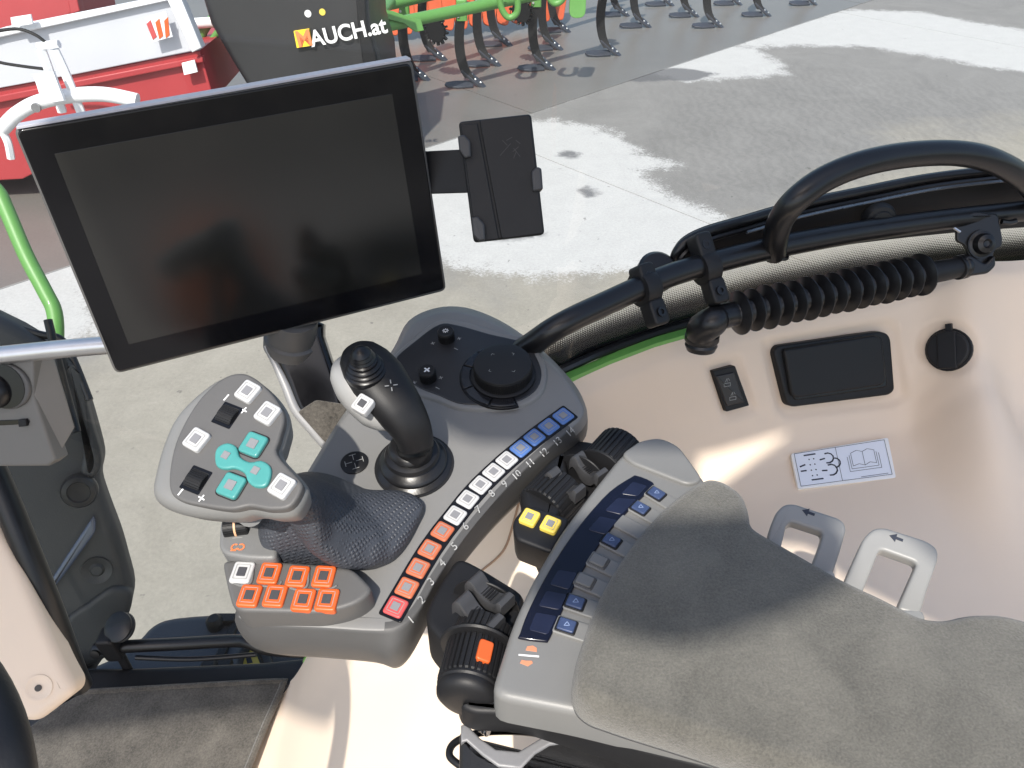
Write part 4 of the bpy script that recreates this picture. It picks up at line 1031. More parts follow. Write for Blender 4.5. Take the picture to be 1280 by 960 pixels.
    wh = MB().add(gear_vf(PC.hit(296.5,659,.030)+PC.n*.0005-wx*.0095, wx, .0076, .0085, 0, .019, 26, .5)).build('trim_wheel', BLACK, t, sharp=30)
    lathe('orange_band', PC.hit(296.5,659,.030)+PC.n*.0005-wx*.0010, wx, [(.0076,0),(.0087,.0002),(.0087,.0018),(.0076,.002)], mat('pale_orange_band', (.6,.35,.2), .5, bump=0), wh)
    q = PC.loc(297, 683, .0305); mb = MB(); an = math.radians(0)
    def A(cx, cy, r, a, b, k=7): return [(cx+r*math.cos(R(x)), cy+r*math.sin(R(x))) for x in np.linspace(a, b, k)]
    mb.add(strokes_vf(PC, [A(q.x-.0022, q.y-.0005, .0026, 60, 330), A(q.x+.0026, q.y-.0005, .0026, -150, 120), [(q.x-.0045, q.y-.0034), (q.x-.0008, q.y-.0034)]], .0012, .0304))
    mb.build('printed_symbol', PRINTO, t, smooth=False)
    mb = MB().add(strokes_vf(PC, [[tuple(PC.loc(291,673,.03)), tuple(PC.loc(303,672,.03))]], .0006, .0304)).build('printed_mark', PRINTG, t, smooth=False)
    # eight keys
    for i, (u, v) in enumerate(((302.5,715),(336.5,716),(371.5,720),(404.5,720),(311.5,744),(343.5,744),(379,749),(408.5,749))):
        b = PC.loc(u+10, v+.6, .024)-PC.loc(u, v, .024)
        k = key('square_key', PC, PC.loc(u, v, .024), .0164, math.atan2(b.y, b.x), WHITEK if i == 0 else ORANGE, t, h=.0246, asp=1.12, icon=ICOND)
    # curved ridges between the key groups
    for a, b, c in (((293,729),(312,732),(317,703)),((363,735),(382,737),(386,708))):
        tube('key_ridge', [PC.hit(*a, .0224), PC.hit((a[0]+b[0])/2, b[1], .0228), PC.hit(b[0]+2, b[1]-5, .0228), PC.hit(*c, .0224)], .0010, GREY2, t, seg=8)
    tube('key_ridge', [PC.hit(318,732,.0224), PC.hit(345,733,.0226), PC.hit(352,727,.0224)], .0009, GREY2, t, seg=8)
    tube('key_ridge', [PC.hit(390,737,.0224), PC.hit(412,736,.0226), PC.hit(421,732,.0224)], .0009, GREY2, t, seg=8)
grip()

def stick():
    t = thing('cross_lever', PC.hit(516, 585, 0), 'black lever with silver flank, thumb stick and one white key on a ringed boot', 'joystick')
    c = PC.loc(518, 582, 0); o = PC.w(c.x, c.y, 0)
    pr = [(.0335,0),(.0335,.002),(.0305,.0035),(.0290,.0045),(.0300,.008),(.0285,.0105),(.0235,.0125),(.0225,.0135),(.0245,.0165),(.0230,.0195),(.0185,.021),(.0180,.022),(.0200,.025),(.0185,.028),(.0145,.030)]
    lathe('rubber_boot', o, PC.n, pr, RUBBER, t, seg=44)
    lathe('boot_ring', o, PC.n, [(.0355,-.001),(.0355,.0012),(.0340,.0014)], BLACK, t, seg=44)
    cs = [((519,571),.018,.0150,.0135),((519,560),.032,.0148,.0135),((516,546),.044,.0160,.0150),((509,530),.056,.0180,.0165),((498,513),.066,.0205,.0180),((485,495),.075,.0225,.0180),((471,476),.082,.0240,.0185),((458,460),.086,.0225,.0170),((448,448),.087,.0185,.0145),((441,440),.087,.010,.009)]
    def sweep(cs, name, m, dx=0, dz=0, k1=1, k2=1, lo=0, hi=None):
        hi = hi or len(cs); q = cs[lo:hi]
        P0 = crom([PC.hit(*c, h) for c, h, a, b in q], 5, False); N = len(P0)
        ra = np.interp(np.linspace(0, 1, N), np.linspace(0, 1, len(q)), [c[2] for c in q]); rb = np.interp(np.linspace(0, 1, N), np.linspace(0, 1, len(q)), [c[3] for c in q])
        V = []; Fc = []; sg = 32
        for i, p in enumerate(P0):
            tg = (P0[min(i+1, N-1)]-P0[max(i-1, 0)]).normalized(); side = Vector((.0,-.35,.93)).cross(tg).normalized(); up = tg.cross(side)
            if up.z < 0: up = -up; side = -side
            for k in range(sg):
                th = 2*math.pi*k/sg; cx, sy = math.cos(th), math.sin(th)
                cx = math.copysign(abs(cx)**.8, cx); sy = math.copysign(abs(sy)**.8, sy)
                V.append(p+side*(cx*ra[i]*k1+dx)+up*(sy*rb[i]*k2+dz))
        for i in range(N-1):
            for k in range(sg): k2_ = (k+1) % sg; Fc.append([i*sg+k, i*sg+k2_, (i+1)*sg+k2_, (i+1)*sg+k])
        Fc += [list(range(sg))[::-1], [(N-1)*sg+k for k in range(sg)]]
        o = link(name, V, Fc, m, t, sharp=180); return o
    sweep(cs, 'lever_grip', BLACK, dx=-.001)
    cf = [((506,528),.050,.006,.005),((498,517),.058,.016,.012),((486,503),.066,.0220,.0160),((471,486),.073,.0240,.0170),((457,470),.078,.0235,.0170),((446,456),.081,.0200,.0150),((438,446),.081,.011,.009)]
    sweep(cf, 'silver_flank', SILV, dx=.0062, dz=-.0030)
    # thumb stick
    b = PC.hit(457, 462, .098); ax = (PC.n+Vector((-.02,-.05,.1))).normalized()
    ts = lathe('thumb_stick', b, ax, [(.0170,-.006),(.0175,0),(.0160,.0012),(.0148,.0014),(.0158,.0035),(.0145,.0048),(.0132,.005),(.0142,.0072),(.0130,.0086),(.0118,.009),(.0120,.0115),(.0105,.0125),(.0108,.0135),(.0095,.0155),(.0097,.0165),(.0082,.0190),(.0084,.0198),(.0060,.0230),(.0030,.0252),(.0006,.0262)], RUBBER, t, seg=30)
    pk = Plane(PC.hit(455, 506, .0855), (-.12,-.42,.9), (1,0,0)); q = pk.loc(454, 506); q2 = pk.loc(466, 513)-q
    key('white_key', pk, q, .0150, math.atan2(q2.y, q2.x), WHITEK, t, h=.003, icon=ICOND, depth=.007)
    # embossed cross arrows
    pe = Plane(PC.hit(489, 482, .0945), (.12,-.40,.9), (1,0,0)); c = pe.loc(489, 482); mb = MB()
    for k in range(4):
        a = R(90*k+12); mb.add(strokes_vf(pe, [[(c.x+.002*math.cos(a), c.y+.002*math.sin(a)), (c.x+.005*math.cos(a), c.y+.005*math.sin(a))]], .0009, .0005))
    mb.build('embossed_cross', PRINTG, t, smooth=False)
stick()

# ================================================================== ARMREST
PA = Plane((0, 0, CAMZ-.475), (0,0,1), (1,0,0))
def armrest():
    t = thing('armrest', PA.hit(900, 780, -.05), 'armrest with worn grey suede cushion and a grey front module with blue display', 'armrest')
    outl = [(612,869),(640,780),(665,725),(700,665),(740,612),(775,568),(800,550),(825,546),(848,556),(866,580),(884,602),(905,640),(1000,720),(1290,860),(1500,960),(1500,1080),(1280,1012),(1040,962),(862,924),(720,890)]
    slab('front_module', PA, outl, 0, -.030, .006, MODG, t, rnd=.012, seg=5)
    slab('module_corner_cap', PA, [(776,567),(800,550),(825,546),(848,556),(866,580),(879,599),(862,606),(836,596),(800,582),(790,578)], .0035, -.01, .0025, MODG, t, rnd=.008)
    slab('under_body', PA, [(572,880),(606,864),(660,880),(760,900),(862,926),(1040,968),(1300,1030),(1300,1075),(1000,990),(800,938),(700,908),(650,892),(590,890)], -.026, -.050, .004, BLACK, t, rnd=.01)
    # blue display strip following the arc
    disp = [(650,797),(650,791),(660,764),(679,726),(703,686),(731,648),(762,614),(789,596),(796,594),(814,601),(816,608),(795,628),(764,661),(738,697),(714,740),(693,785),(686,799),(680,801)]
    slab('display', PA, disp, .0022, -.002, .0010, LCD, t, smooth=3)
    segs = [((661,787),(670,765),(696,770),(685,793)),((673,757),(683,738),(709,743),(700,762)),((687,730),(698,712),(722,716),(711,737)),((735,662),(750,645),(772,650),(757,668)),((756,638),(772,622),(796,624),(777,643)),((776,617),(791,602),(809,607),(797,620))]
    for s in segs: slab('display_segment', PA, s, .0026, .001, .0002, LCD2, t, rnd=.002, seg=1)
    # right hand row: pockets and keys
    keys = [((820,620),'b'),((800,638),'b'),((784,658),'n'),((764,679),'b'),((748,704),'g'),((731,729),'g'),((719,756),'b'),((708,785),'b')]
    LK = [PA.loc(u, v) for (u, v), _ in keys]
    for i, ((uv_), k) in enumerate(keys):
        p = LK[i]; tg = (LK[min(i+1, 7)]-LK[max(i-1, 0)]).normalized(); a = math.atan2(tg.y, tg.x)+math.pi/2; n = Vector((-tg.y, tg.x))
        MB().add(slab_vf(PA, [v+n*0 for v in rect(p+n*.004, .0265, .0150, a, .002)], .0022, -.002, .0012)).build('key_pocket', MODG, t)
        if k == 'n': continue
        q = p
        MB().add(slab_vf(PA, rect(q, .0150, .0122, a, .0018), .0030, .001, .0006)).build('key_surround', BLACK if k == 'b' else GREY, t)
        kk = MB().add(slab_vf(PA, rect(q, .0122, .0098, a, .0014), .0044, .002, .0008)).build('armrest_key', mat('slate_blue_key', (.04,.06,.13), .3, var=.3, vscale=150, bump=0) if k == 'b' else GREY2, t)
        if k == 'b': MB().add(strokes_vf(PA, [[(q.x-.002, q.y-.0012), (q.x+.002, q.y-.0012), (q.x+.0005, q.y+.002), (q.x-.002, q.y-.0012)]], .0005, .0048)).build('key_symbol', mat('pale_blue_print', (.25,.32,.5), .5, bump=0), kk, smooth=False)
    # printed mark on the module
    mb = MB(); q = PA.loc(660, 814)
    MB().add(strokes_vf(PA, [[tuple(PA.loc(649,819)), tuple(PA.loc(673,821))]], .0014, .0004)).build('printed_line', PRINTW, t, smooth=False)
    MB().add(slab_vf(PA, [(PA.loc(u, v)) for u, v in ((657,813),(659,808),(666,807),(671,810),(671,815))], .0003, -.001, .0001, 1)).add(slab_vf(PA, [(PA.loc(u, v)) for u, v in ((650,829),(652,825),(658,826),(665,826),(666,829),(660,833))], .0003, -.001, .0001, 1)).build('printed_triangle', mat('faded_orange_print', (.55,.22,.12), .6, bump=0), t, smooth=False)
    slab('rim_cap', PA, [(745,880),(762,879),(825,893),(834,897),(832,904),(822,905)], .0006, -.01, .0004, SILV, t, rnd=.001)
    # cushion
    cu = [(718,852),(722,820),(738,770),(758,725),(790,675),(825,635),(858,608),(884,594),(905,598),(930,614),(938,634),(940,656),(1000,690),(1060,724),(1105,744),(1150,768),(1180,771),(1212,763),(1250,763),(1300,776),(1400,830),(1500,890),(1500,1090),(1300,1035),(1050,972),(950,943),(860,914),(790,893),(740,876),(726,866)]
    P = pxpoly(PA, cu, .03, 0, 0); P = ccw([Vector((p[0], p[1])) for p in roundpoly(P, .02, 6)])
    # lofted with soft top
    rings = [(0, .0), (-.0012, .006), (-.0015, .014), (-.0005, .021), (.001, .0255), (.0035, .029), (.0065, .0305), (.009, .031)]
    V = []; n = len(P); Fc = []
    for d, h in rings: V += [PA.w(p.x, p.y, h) for p in offset(P, d)]
    for i in range(len(rings)-1):
        for k in range(n): k2 = (k+1) % n; Fc.append([i*n+k, i*n+k2, (i+1)*n+k2, (i+1)*n+k])
    Fc += [list(range(n))[::-1], [(len(rings)-1)*n+k for k in range(n)]]
    link('cushion', V, Fc, SUEDE, t, sharp=180)
    tube('cushion_crease', [PA.hit(u, v, .0312) for u, v in ((882,608),(890,620),(900,632))], .0004, SUEDE, t, seg=6)
armrest()

def levers():
    # ribbed wheels, paddles and key block between console and armrest
    base = PA.hit(600, 780, -.06)
    t = thing('lever_block', base, 'black block of paddles and ribbed wheels between the curved key row and armrest', 'lever block')
    slab('lower_housing', PA, [(528,772),(545,735),(572,694),(600,708),(660,745),(640,790),(610,860),(575,870),(560,810)], -.030, -.075, .004, BLACK, t, rnd=.012)
    slab('upper_housing', PA, [(650,618),(700,560),(722,548),(760,556),(800,560),(740,620),(700,670),(680,690),(662,650)], -.030, -.07, .004, BLACK, t, rnd=.010)
    slab('support_arm', PA, [(650,612),(655,640),(690,655),(700,640),(712,600),(706,560),(690,570)], -.012, -.05, .006, BLACK, t, rnd=.008)
    def wheel(u0, v0, u1, v1, h, r, teeth, mk=None, name='ribbed_wheel'):
        a = PA.hit(u0, v0, h); b = PA.hit(u1, v1, h); ax = b-a; L_ = ax.length; ax.normalize()
        w_ = MB().add(gear_vf(a, ax, r*.93, r, 0, L_, teeth, .62)).build(name, BLACK, t, sharp=30)
        return a, ax, L_, w_
    # lower-left stack
    a, ax, L_, w1 = wheel(587, 858, 598, 812, -.030, .0235, 34)
    # orange marker rib
    up = (Vector((0,-.62,.78)) - ax*ax.dot(Vector((0,-.62,.78)))).normalized(); sd = ax.cross(up)
    dr = (up*.93+sd*(-.36)).normalized()
    if (PA.n.cross(ax)).length: pass
    best = None
    for sgn in (-1, 1):
        d = (up*.9+sd*sgn*.20).normalized(); p = a+ax*L_*.5+d*.024
        rel = p-C0; uu = 640+F*rel.x/(rel.y*CP-rel.z*SP)
        if best is None or uu > best[0]: best = (uu, d)
    d = best[1]
    MB().add(rbox_vf(a+ax*L_*.50+d*.0237, ax, d.cross(ax), d, L_*.55, .0105, .004, .0012)).build('orange_marker', ORANGE, t)
    lathe('end_cap', a, -ax, [(.0215,-.001),(.0228,0),(.0230,.002),(.0220,.0035),(.0224,.006),(.0214,.0095),(.0175,.0125),(.010,.0138),(.001,.014)], BLACK, t, seg=40)
    lathe('flange_ring', a+ax*(L_-.001), ax, [(.0240,0),(.0278,.0005),(.0288,.002),(.0278,.0035),(.0240,.004)], BLACK, t, seg=44)
    a2, ax2, L2, w2 = wheel(598, 812, 609, 786, -.030, .0230, 32)
    # upper wheels
    wheel(676, 640, 703, 612, -.028, .0240, 30)
    a3, ax3, L3, w3 = wheel(752, 590, 778, 560, -.022, .0235, 30)
    lathe('flange_ring', a3-ax3*.003, ax3, [(.0225,0),(.0245,.0004),(.0250,.0015),(.0245,.003),(.0225,.0034)], BLACK, t, seg=40)
    lathe('flange_ring', PA.hit(727,598,-.026), ax3, [(.0215,0),(.0245,.0004),(.0250,.0012),(.0245,.0024),(.0215,.0028)], BLACK, t, seg=40)
    lathe('flange_ring', PA.hit(607,757,-.034), ax2, [(.024,0),(.027,.0004),(.0275,.0012),(.027,.0024),(.024,.0028)], BLACK, t, seg=40)
    # paddle levers: curved saddle shapes
    def paddle(c, dirpx, w_, l_, h, m=DKGREY):
        o = PA.hit(*c, h); d = (PA.hit(*dirpx, h)-o); d.z = 0; d.normalize(); n = Vector((0,0,1)); s = n.cross(d)
        prof = [(-.5,.004),(-.42,.0085),(-.3,.0075),(-.12,.001),(.08,-.001),(.26,.002),(.38,.0075),(.5,.0065)]
        P = crom([o+d*(x*l_)+n*z for x, z in prof], 4, False); V = []; Fc = []
        for i, p in enumerate(P):
            f = i/(len(P)-1); ww = w_/2*(1-.12*math.sin(f*math.pi))
            q = [(-ww,-.012),(-ww,-.002),(-ww*.85,0),(ww*.85,0),(ww,-.002),(ww,-.012)]
            V += [p+s*a_+n*b_ for a_, b_ in q]
        k_ = 6
        for i in range(len(P)-1):
            for k in range(k_): k2 = (k+1) % k_; Fc.append([i*k_+k, i*k_+k2, (i+1)*k_+k2, (i+1)*k_+k])
        Fc += [list(range(k_)), [len(V)-1-k for k in range(k_)]]
        ob = link('paddle_lever', V, Fc, m, t, sharp=35)
        for k in range(5):
            g = o+d*((-.12+k*.06)*l_)+n*.0006
            MB().add(rbox_vf(g, s, d, n, w_*.62, .0012, .0012, .0003)).build('grip_rib', BLACK, ob)
    ax_ = (670, 770)
    paddle((612,742), (640,762), .016, .036, -.010)
    paddle((598,768), (626,788), .016, .038, -.012)
    paddle((706,606), (736,626), .014, .036, -.010)
    paddle((736,586), (764,606), .014, .034, -.010)
    # two yellow keys on a black block
    pk = Plane(PA.hit(676, 650, -.008), (-.05,-.12,1), (1,0,0))
    slab('key_block', pk, [(641,650),(655,632),(668,632),(712,648),(707,662),(690,690),(684,689),(645,674),(641,662)], 0, -.030, .003, BLACK, t, rnd=.004)
    for u, v in ((662,647),(688,656)):
        q = pk.loc(u, v, .002); q2 = pk.loc(u+20, v+8, .002)-q
        key('yellow_key', pk, q, .0140, math.atan2(q2.y, q2.x), YELLOW, t, h=.004, icon=ICON, asp=1.05)
levers()

def latches():
    for i, (pts, c, lab) in enumerate((([(955,690),(962,660),(970,640),(980,630),(992,629),(1048,647),(1056,653),(1058,662),(1050,690),(1040,720),(1012,712),(1024,682),(1029,665),(989,652),(983,656),(975,690)], (1010,641), 'grey U shaped latch lever, the one nearer the front module, partly shaded'),
                          ([(1048,745),(1064,707),(1080,672),(1092,660),(1106,659),(1160,676),(1173,686),(1173,699),(1160,735),(1150,770),(1121,762),(1147,703),(1100,686),(1074,752)], (1120,673), 'sunlit grey U shaped latch lever, the right one beside the cushion'))):
        pl = Plane(PA.hit(*c, .012), (-.12,-.30,.95), (1,0,0))
        t = thing('latch_lever', pl.o, lab, 'lever', 'latch levers beside the armrest cushion')
        bend = pxpoly(pl, pts, 0, 0, .004)
        ob = MB().add(slab_vf(pl, bend, 0, -.010, .0025, 3)).build('lever_frame', STEELG, t)
        q = pl.loc(c[0]+4, c[1]+1); d = (pl.loc(c[0]+20, c[1]+7)-q).normalized(); n = Vector((-d.y, d.x))
        z = .0045
        P = [q-d*z*1.6, q-d*z*.5+n*z*.8, q-d*z*.5+n*z*.25, q+d*z*.6+n*z*.25, q+d*z*.6-n*z*.25, q-d*z*.5-n*z*.25, q-d*z*.5-n*z*.8]
        MB().add(slab_vf(pl, P, .0004, -.002, .0001, 1)).build('arrow_mark', PRINTD, ob)
        # legs continue down to the shelf
        for k, (a, b) in enumerate((((pts[0]), (pts[-1])), ((pts[9]), (pts[10])))):
            p0 = pl.hit((a[0]+b[0])/2, (a[1]+b[1])/2, -.005); p1 = p0+Vector((0,-.01,-.10))
            MB().add(rbox_vf((p0+p1)/2, (1,0,0), (0,1,0), (0,0,1), .016, .009, .11, .002)).build('leg', STEELG, t)
STEELG = mat('latch_grey_plastic', (.24,.24,.232), .4, var=.06, bump=.2, bscale=1200, bdist=.0003)
latches()

def under_arm():
    pl = Plane((0,0,CAMZ-.56), (0,-.1,1), (1,0,0))
    t = thing('seat_bracket', pl.hit(650, 960, -.05), 'black metal bracket with a pale rounded rim, below the armrest at the bottom', 'bracket')
    P = [(572,1060),(574,912),(580,905),(592,912),(606,928),(625,938),(650,940),(668,930),(684,918),(705,916),(760,925),(900,952),(1100,990),(1300,1030),(1300,1120)]
    slab('bracket_body', pl, P, 0, -.08, .008, mat('bracket_black', (.02,.02,.021), .35, metal=.2, bump=.3, bscale=600), t, rnd=.006, seg=4)
    top = [(576,906),(583,904),(600,922),(620,936),(648,939),(666,928),(684,917),(706,914),(760,923),(900,950),(1100,988),(1300,1028)]
    low = [(a+(0 if a < 600 else 3), b+(22 if a < 660 else 14)) for a, b in top]
    slab('bracket_edge', pl, top+low[::-1], .0018, -.004, .0016, mat('bracket_edge_grey', (.20,.20,.205), .45, metal=.2, bump=.2, bscale=700), t)
    c = tube('cable', [PA.hit(u, v, -.10) for u, v in ((640,945),(590,960),(566,950),(562,938),(572,926),(600,916),(640,914),(680,918),(740,930))], .0028, RUBBER, None, seg=10)
    tag(c, 'thin black cable looping out beside the bracket under the armrest', 'cable')
    m = MB()
    for k in range(5): m.add(lathe_vf(PA.hit(592+k*4, 901+k*3, -.085), (1,-.5,.2), [(.004,0),(.0045,.001),(.004,.002)], 10))
    m.build('cable_spring', CHROME, c)
under_arm()

# ================================================================== TERMINAL
def terminal():
    # solve the tilted rectangle: depth ratios make the four corner rays a parallelogram
    q = [(15,161),(516,74),(559,364),(144,469)]
    rs = [ray(u, v) for u, v in q]; A = np.array([list(rs[0]), list(-rs[1]), list(rs[2]), list(-rs[3])]).T
    d = np.linalg.svd(A)[2][-1]; d = d/d[0]*.615
    Pt = [C0+r*float(k) for r, k in zip(rs, d)]
    x = (Pt[1]-Pt[0]).normalized(); n = (Pt[3]-Pt[0]).cross(Pt[1]-Pt[0]).normalized()
    if n.y > 0: n = -n
    pl = Plane(Pt[0], n, x)
    t = thing('terminal', (Pt[2]+Pt[3])/2, 'large flat black touchscreen terminal with its screen switched off', 'display terminal')
    MB().add(slab_vf(pl, pxpoly(pl, q, 0, 0, .006), -.0035, -.020, .003, flare=-.004)).build('housing', DKGREY, t)
    MB().add(slab_vf(pl, pxpoly(pl, [(15,161),(516,74),(559,364),(144,469)], 0, 0, .007), -.001, -.009, .0025)).build('rim', GREY, t)
    MB().add(slab_vf(pl, pxpoly(pl, [(20,163),(513,79),(556,361),(146,465)], 0, 0, .005), .0008, -.006, .0012)).build('bezel', BLACKG, t)
    MB().add(slab_vf(pl, pxpoly(pl, [(68,192),(490,117),(527,342),(161,430)], 0, 0, .0005), .0011, 0, .0001, 1)).build('screen', mat('dark_screen', (.010,.010,.009), .15, var=.3, vscale=6, bump=0, spec=.85), t)
    MB().add(slab_vf(pl, pxpoly(pl, [(20,158.5),(513,72.5),(514,75.5),(21,162)], 0, 0, 0), .0002, -.016, .0003, 1)).build('lit_top_edge', mat('skylit_edge_tint', (.42,.42,.47), .4, bump=0), t)  # sky light on the housing top painted as a pale strip
    # orange bag added behind the camera to give the screen its orange reflection
    bag = lathe('reflection_prop', (.15,-.62,CAMZ-.80), (.1,.1,1), [(.06,0),(.12,.01),(.135,.06),(.13,.15),(.11,.21),(.06,.25),(.02,.26)], mat('orange_prop_fabric', (.80,.17,.03), .7), None, seg=24); tag(bag, 'orange fabric bag on the seat behind the camera, mirrored in the screen', 'bag')  # bag added out of view only for its reflection in the screen
    # monitor arm
    m = thing('swivel_bracket', PC.hit(410, 540, .0), 'black swivel arm carrying the terminal, rising behind the console', 'arm')
    pa = Plane(atd(385, 480, .80), (.15,-.80,.58), (1,0,0))
    slab('arm_blade', pa, [(331,425),(398,402),(404,420),(414,450),(425,480),(436,515),(470,540),(470,600),(440,600),(403,556),(385,530),(370,510),(358,480),(346,455)], 0, -.03, .006, BLACKG, m, smooth=3, sharp=60)
    tube('arm_edge', [pa.hit(u, v, -.004) for u, v in ((332,432),(346,458),(358,484),(370,512),(388,534),(410,560))], [.003,.004,.005,.0055,.0055,.005], mat('arm_edge_grey', (.30,.30,.30), .35, metal=.3, bump=0), m, seg=12)
    lathe('swivel_disc', pa.hit(365, 424, -.012), (.25,-.10,1), [(.026,-.012),(.028,-.010),(.028,.002),(.025,.004),(.024,.03)], GREY, m, seg=36)
    slab('felt_pad', pa, [(372,515),(395,500),(430,505),(440,520),(420,560),(405,552)], .0015, -.003, .001, CARPET, m, rnd=.003)
    # phone holder
    q = [(573,152),(664,142),(681,293),(592,303)]
    pl2 = Plane(atd(626, 222, .74), (.035,-.875,.49), (1,0,0))
    h = thing('phone_holder', pl2.hit(626, 300), 'small black phone holder case with three clamp jaws, right of the terminal', 'phone holder')
    MB().add(slab_vf(pl2, pxpoly(pl2, q, 0, 0, .004), 0, -.022, .002)).build('case_body', BLACK, h)
    slab('case_lid', pl2, [(599,150),(663,143),(680,292),(627,299)], .0022, -.003, .0012, BLACK, h, rnd=.003)
    slab('case_strip', pl2, [(576,156),(597,153.5),(624,299),(595,302)], .0016, -.003, .001, BLACK, h, rnd=.002)
    for pp in ([(572,170),(580,168),(588,176),(589,196),(581,198),(574,188)], [(589,272),(597,270),(606,280),(607,300),(599,302),(591,294)]):
        slab('clamp_jaw', pl2, pp, .010, -.018, .002, DKGREY, h, rnd=.0015)
    slab('clamp_jaw', pl2, [(664,215),(671,208),(677,210),(679,237),(666,240)], .007, -.018, .002, DKGREY, h, rnd=.002)
    mb = MB()
    for a, b in (((625,195),(638,180)),((640,172),(633,176)),((641,190),(648,184)),((650,180),(645,176)),((642,198),(645,190)),((628,176),(634,182)),((650,196),(642,186))):
        mb.add(strokes_vf(pl2, [[tuple(pl2.loc(*a)), tuple(pl2.loc(*b))]], .0004, .0024))
    mb.build('embossed_logo', DKGREY, h, smooth=False)
    a = pl.hit(530, 216, -.014); b = pl2.hit(582, 214, -.012); d_ = (b-a); c = (a+b)/2
    xd = d_.normalized(); zz = pl2.n; yy = zz.cross(xd).normalized(); zz = xd.cross(yy)
    MB().add(rbox_vf(c, xd, yy, zz, d_.length+.02, .040, .004, .001)).build('holder_arm', BLACK, h)
terminal()

# ================================================================== LEFT SIDE
def left_side():
    # exterior grey moulding behind the door pillar
    pl = Plane(atd(90, 600, 1.30), (.35,-.85,.4), (1,.4,0))
    t = thing('door_pillar', pl.hit(140, 840), 'dark grey moulded door pillar with a round rubber stop and a recessed screw', 'pillar')
    slab('pillar_shell', pl, [(-60,400),(60,430),(84,452),(92,462),(108,500),(125,560),(127,580),(124,600),(133,630),(148,670),(158,705),(166,740),(160,770),(142,810),(120,840),(105,870),(60,880),(-60,700)], 0, -.05, .02, PILLAR, t, smooth=3, sharp=70)
    slab('pillar_rib', pl, [(83,452),(95,480),(100,520),(104,560),(100,590),(112,600),(124,590),(126,570),(116,535),(104,490),(92,460)], .018, -.01, .008, PILLAR, t, smooth=3, sharp=70)
    p = pl.hit(100, 612, .012); lathe('rubber_stop', p, pl.n, [(.028,0),(.028,.010),(.025,.014),(.018,.015),(.016,.012),(.004,.011)], RUBBER, t)
    p = pl.hit(121, 713, .002); lathe('screw_recess', p, pl.n, [(.026,-.01),(.024,.002),(.018,.000),(.012,-.002),(.008,.002),(.003,.002)], PILLAR, t)
    slab('blue_reflection', pl, [(58,738),(62,728),(110,655),(117,648),(119,662),(112,676),(66,738),(60,742)], .012, 0, .004, mat('reflection_blue_grey', (.06,.08,.13), .2, bump=0, coat=.5), t, smooth=2)  # glass reflection painted as a solid blue-grey streak
    slab('lower_moulding', pl, [(80,780),(110,755),(140,735),(164,742),(160,772),(140,815),(110,835),(85,830)], .010, -.02, .008, PILLAR, t, smooth=3)
    # windscreen lower edge: blue-grey lower panel, dotted rubber edge
    ps = Plane(atd(30, 420, 1.25), (.35,-.6,.72), (1,.3,0))
    s = thing('windscreen_edge', ps.hit(30, 440), 'curved black dotted windscreen edge over a blue grey bonnet panel at the left border', 'windscreen edge')
    slab('bonnet_panel', ps, [(-80,350),(-5,396),(40,418),(85,428),(70,470),(-80,470)], 0, -.02, .004, mat('blue_grey_panel', (.19,.22,.27), .4, bump=0), s)
    tube('edge_rubber', [ps.hit(u, v, .003) for u, v in ((-60,345),(-10,388),(20,408),(50,418),(76,424),(92,450),(112,500))], .006, RUBBER, s, seg=10)
    # dark gasket of door frame
    g = tube('door_gasket', [atd(u, v, 1.10) for u, v in ((60,400),(72,450),(40,560),(-20,560))][:2] + [atd(u, v, 1.12) for u, v in ((85,500),(96,540))], .006, RUBBER, None, seg=10); tag(g, 'thin dark rubber gasket along the pillar, right of the grey lamp box', 'gasket')
    g = tube('door_seal', [atd(u, v, d) for u, v, d in ((-40,520,.98),(-4,598,.99),(30,680,1.0),(62,760,1.02),(88,830,1.05),(100,858,1.07))], .016, RUBBER, None, seg=14); tag(g, 'thick black door seal between the beige trim and the dark pillar', 'seal')
    # grey box with slot
    p1 = Plane(atd(20, 520, .86), (-.12,-.9,.42), (1,0,0))
    b = thing('column_box', p1.hit(30, 580), 'grey plastic housing with a slot and a round black recess under the silver tube', 'housing')
    slab('box_front', p1, [(-80,440),(42,440),(42,494),(70,575),(60,583),(-80,584)], 0, -.02, .003, mat('warm_grey_plastic', (.15,.145,.135), .5, var=.05, bump=.3, bscale=1300, bdist=.0003), b)
    p2 = Plane(p1.hit(42, 500), (.75,-.6,.35), (0,1,0))
    slab('box_side', p2, [(40,438),(66,440),(94,534),(70,575),(42,496)], 0, -.008, .002, mat('warm_grey_plastic_lit', (.21,.20,.185), .5, var=.05, bump=.3, bscale=1300, bdist=.0003), b)  # lighter copy of the front plastic, the lit side put into the colour
    slab('slot', p1, [(-40,527),(35,524),(37,527),(36,530),(-40,534)], .0008, -.004, .0004, BLACKG, b, rnd=.001)
    slab('slot_slider', p1, [(22,525),(32,524),(33,533),(23,534)], .004, 0, .001, BLACK, b, rnd=.001)
    c = p1.loc(8, 482, 0)
    MB().add(slab_vf(p1, [(c.x+.030*math.cos(a), c.y+.026*math.sin(a)) for a in np.linspace(0, 2*math.pi, 32, endpoint=False)], .004, -.002, .0025)).build('recess_ring', GREY, b)
    lathe('round_recess', p1.w(c.x, c.y, .0035), p1.n, [(.0245,0),(.0245,.0012),(.020,.0012)], BLACKG, b)
    lathe('vent_knob', p1.w(c.x-.012, c.y-.006, .004), p1.n, [(.019,0),(.0185,.004),(.014,.009),(.004,.012)], RUBBER, b)
    # silver tube
    s = tube('silver_grab_tube', [atd(u, v, .84) for u, v in ((-80,450),(-20,446),(30,441),(80,436),(140,431),(200,428))], .0098, CHROME, None, seg=24); tag(s, 'thick satin silver tube at the left, passing behind the terminal', 'handrail')
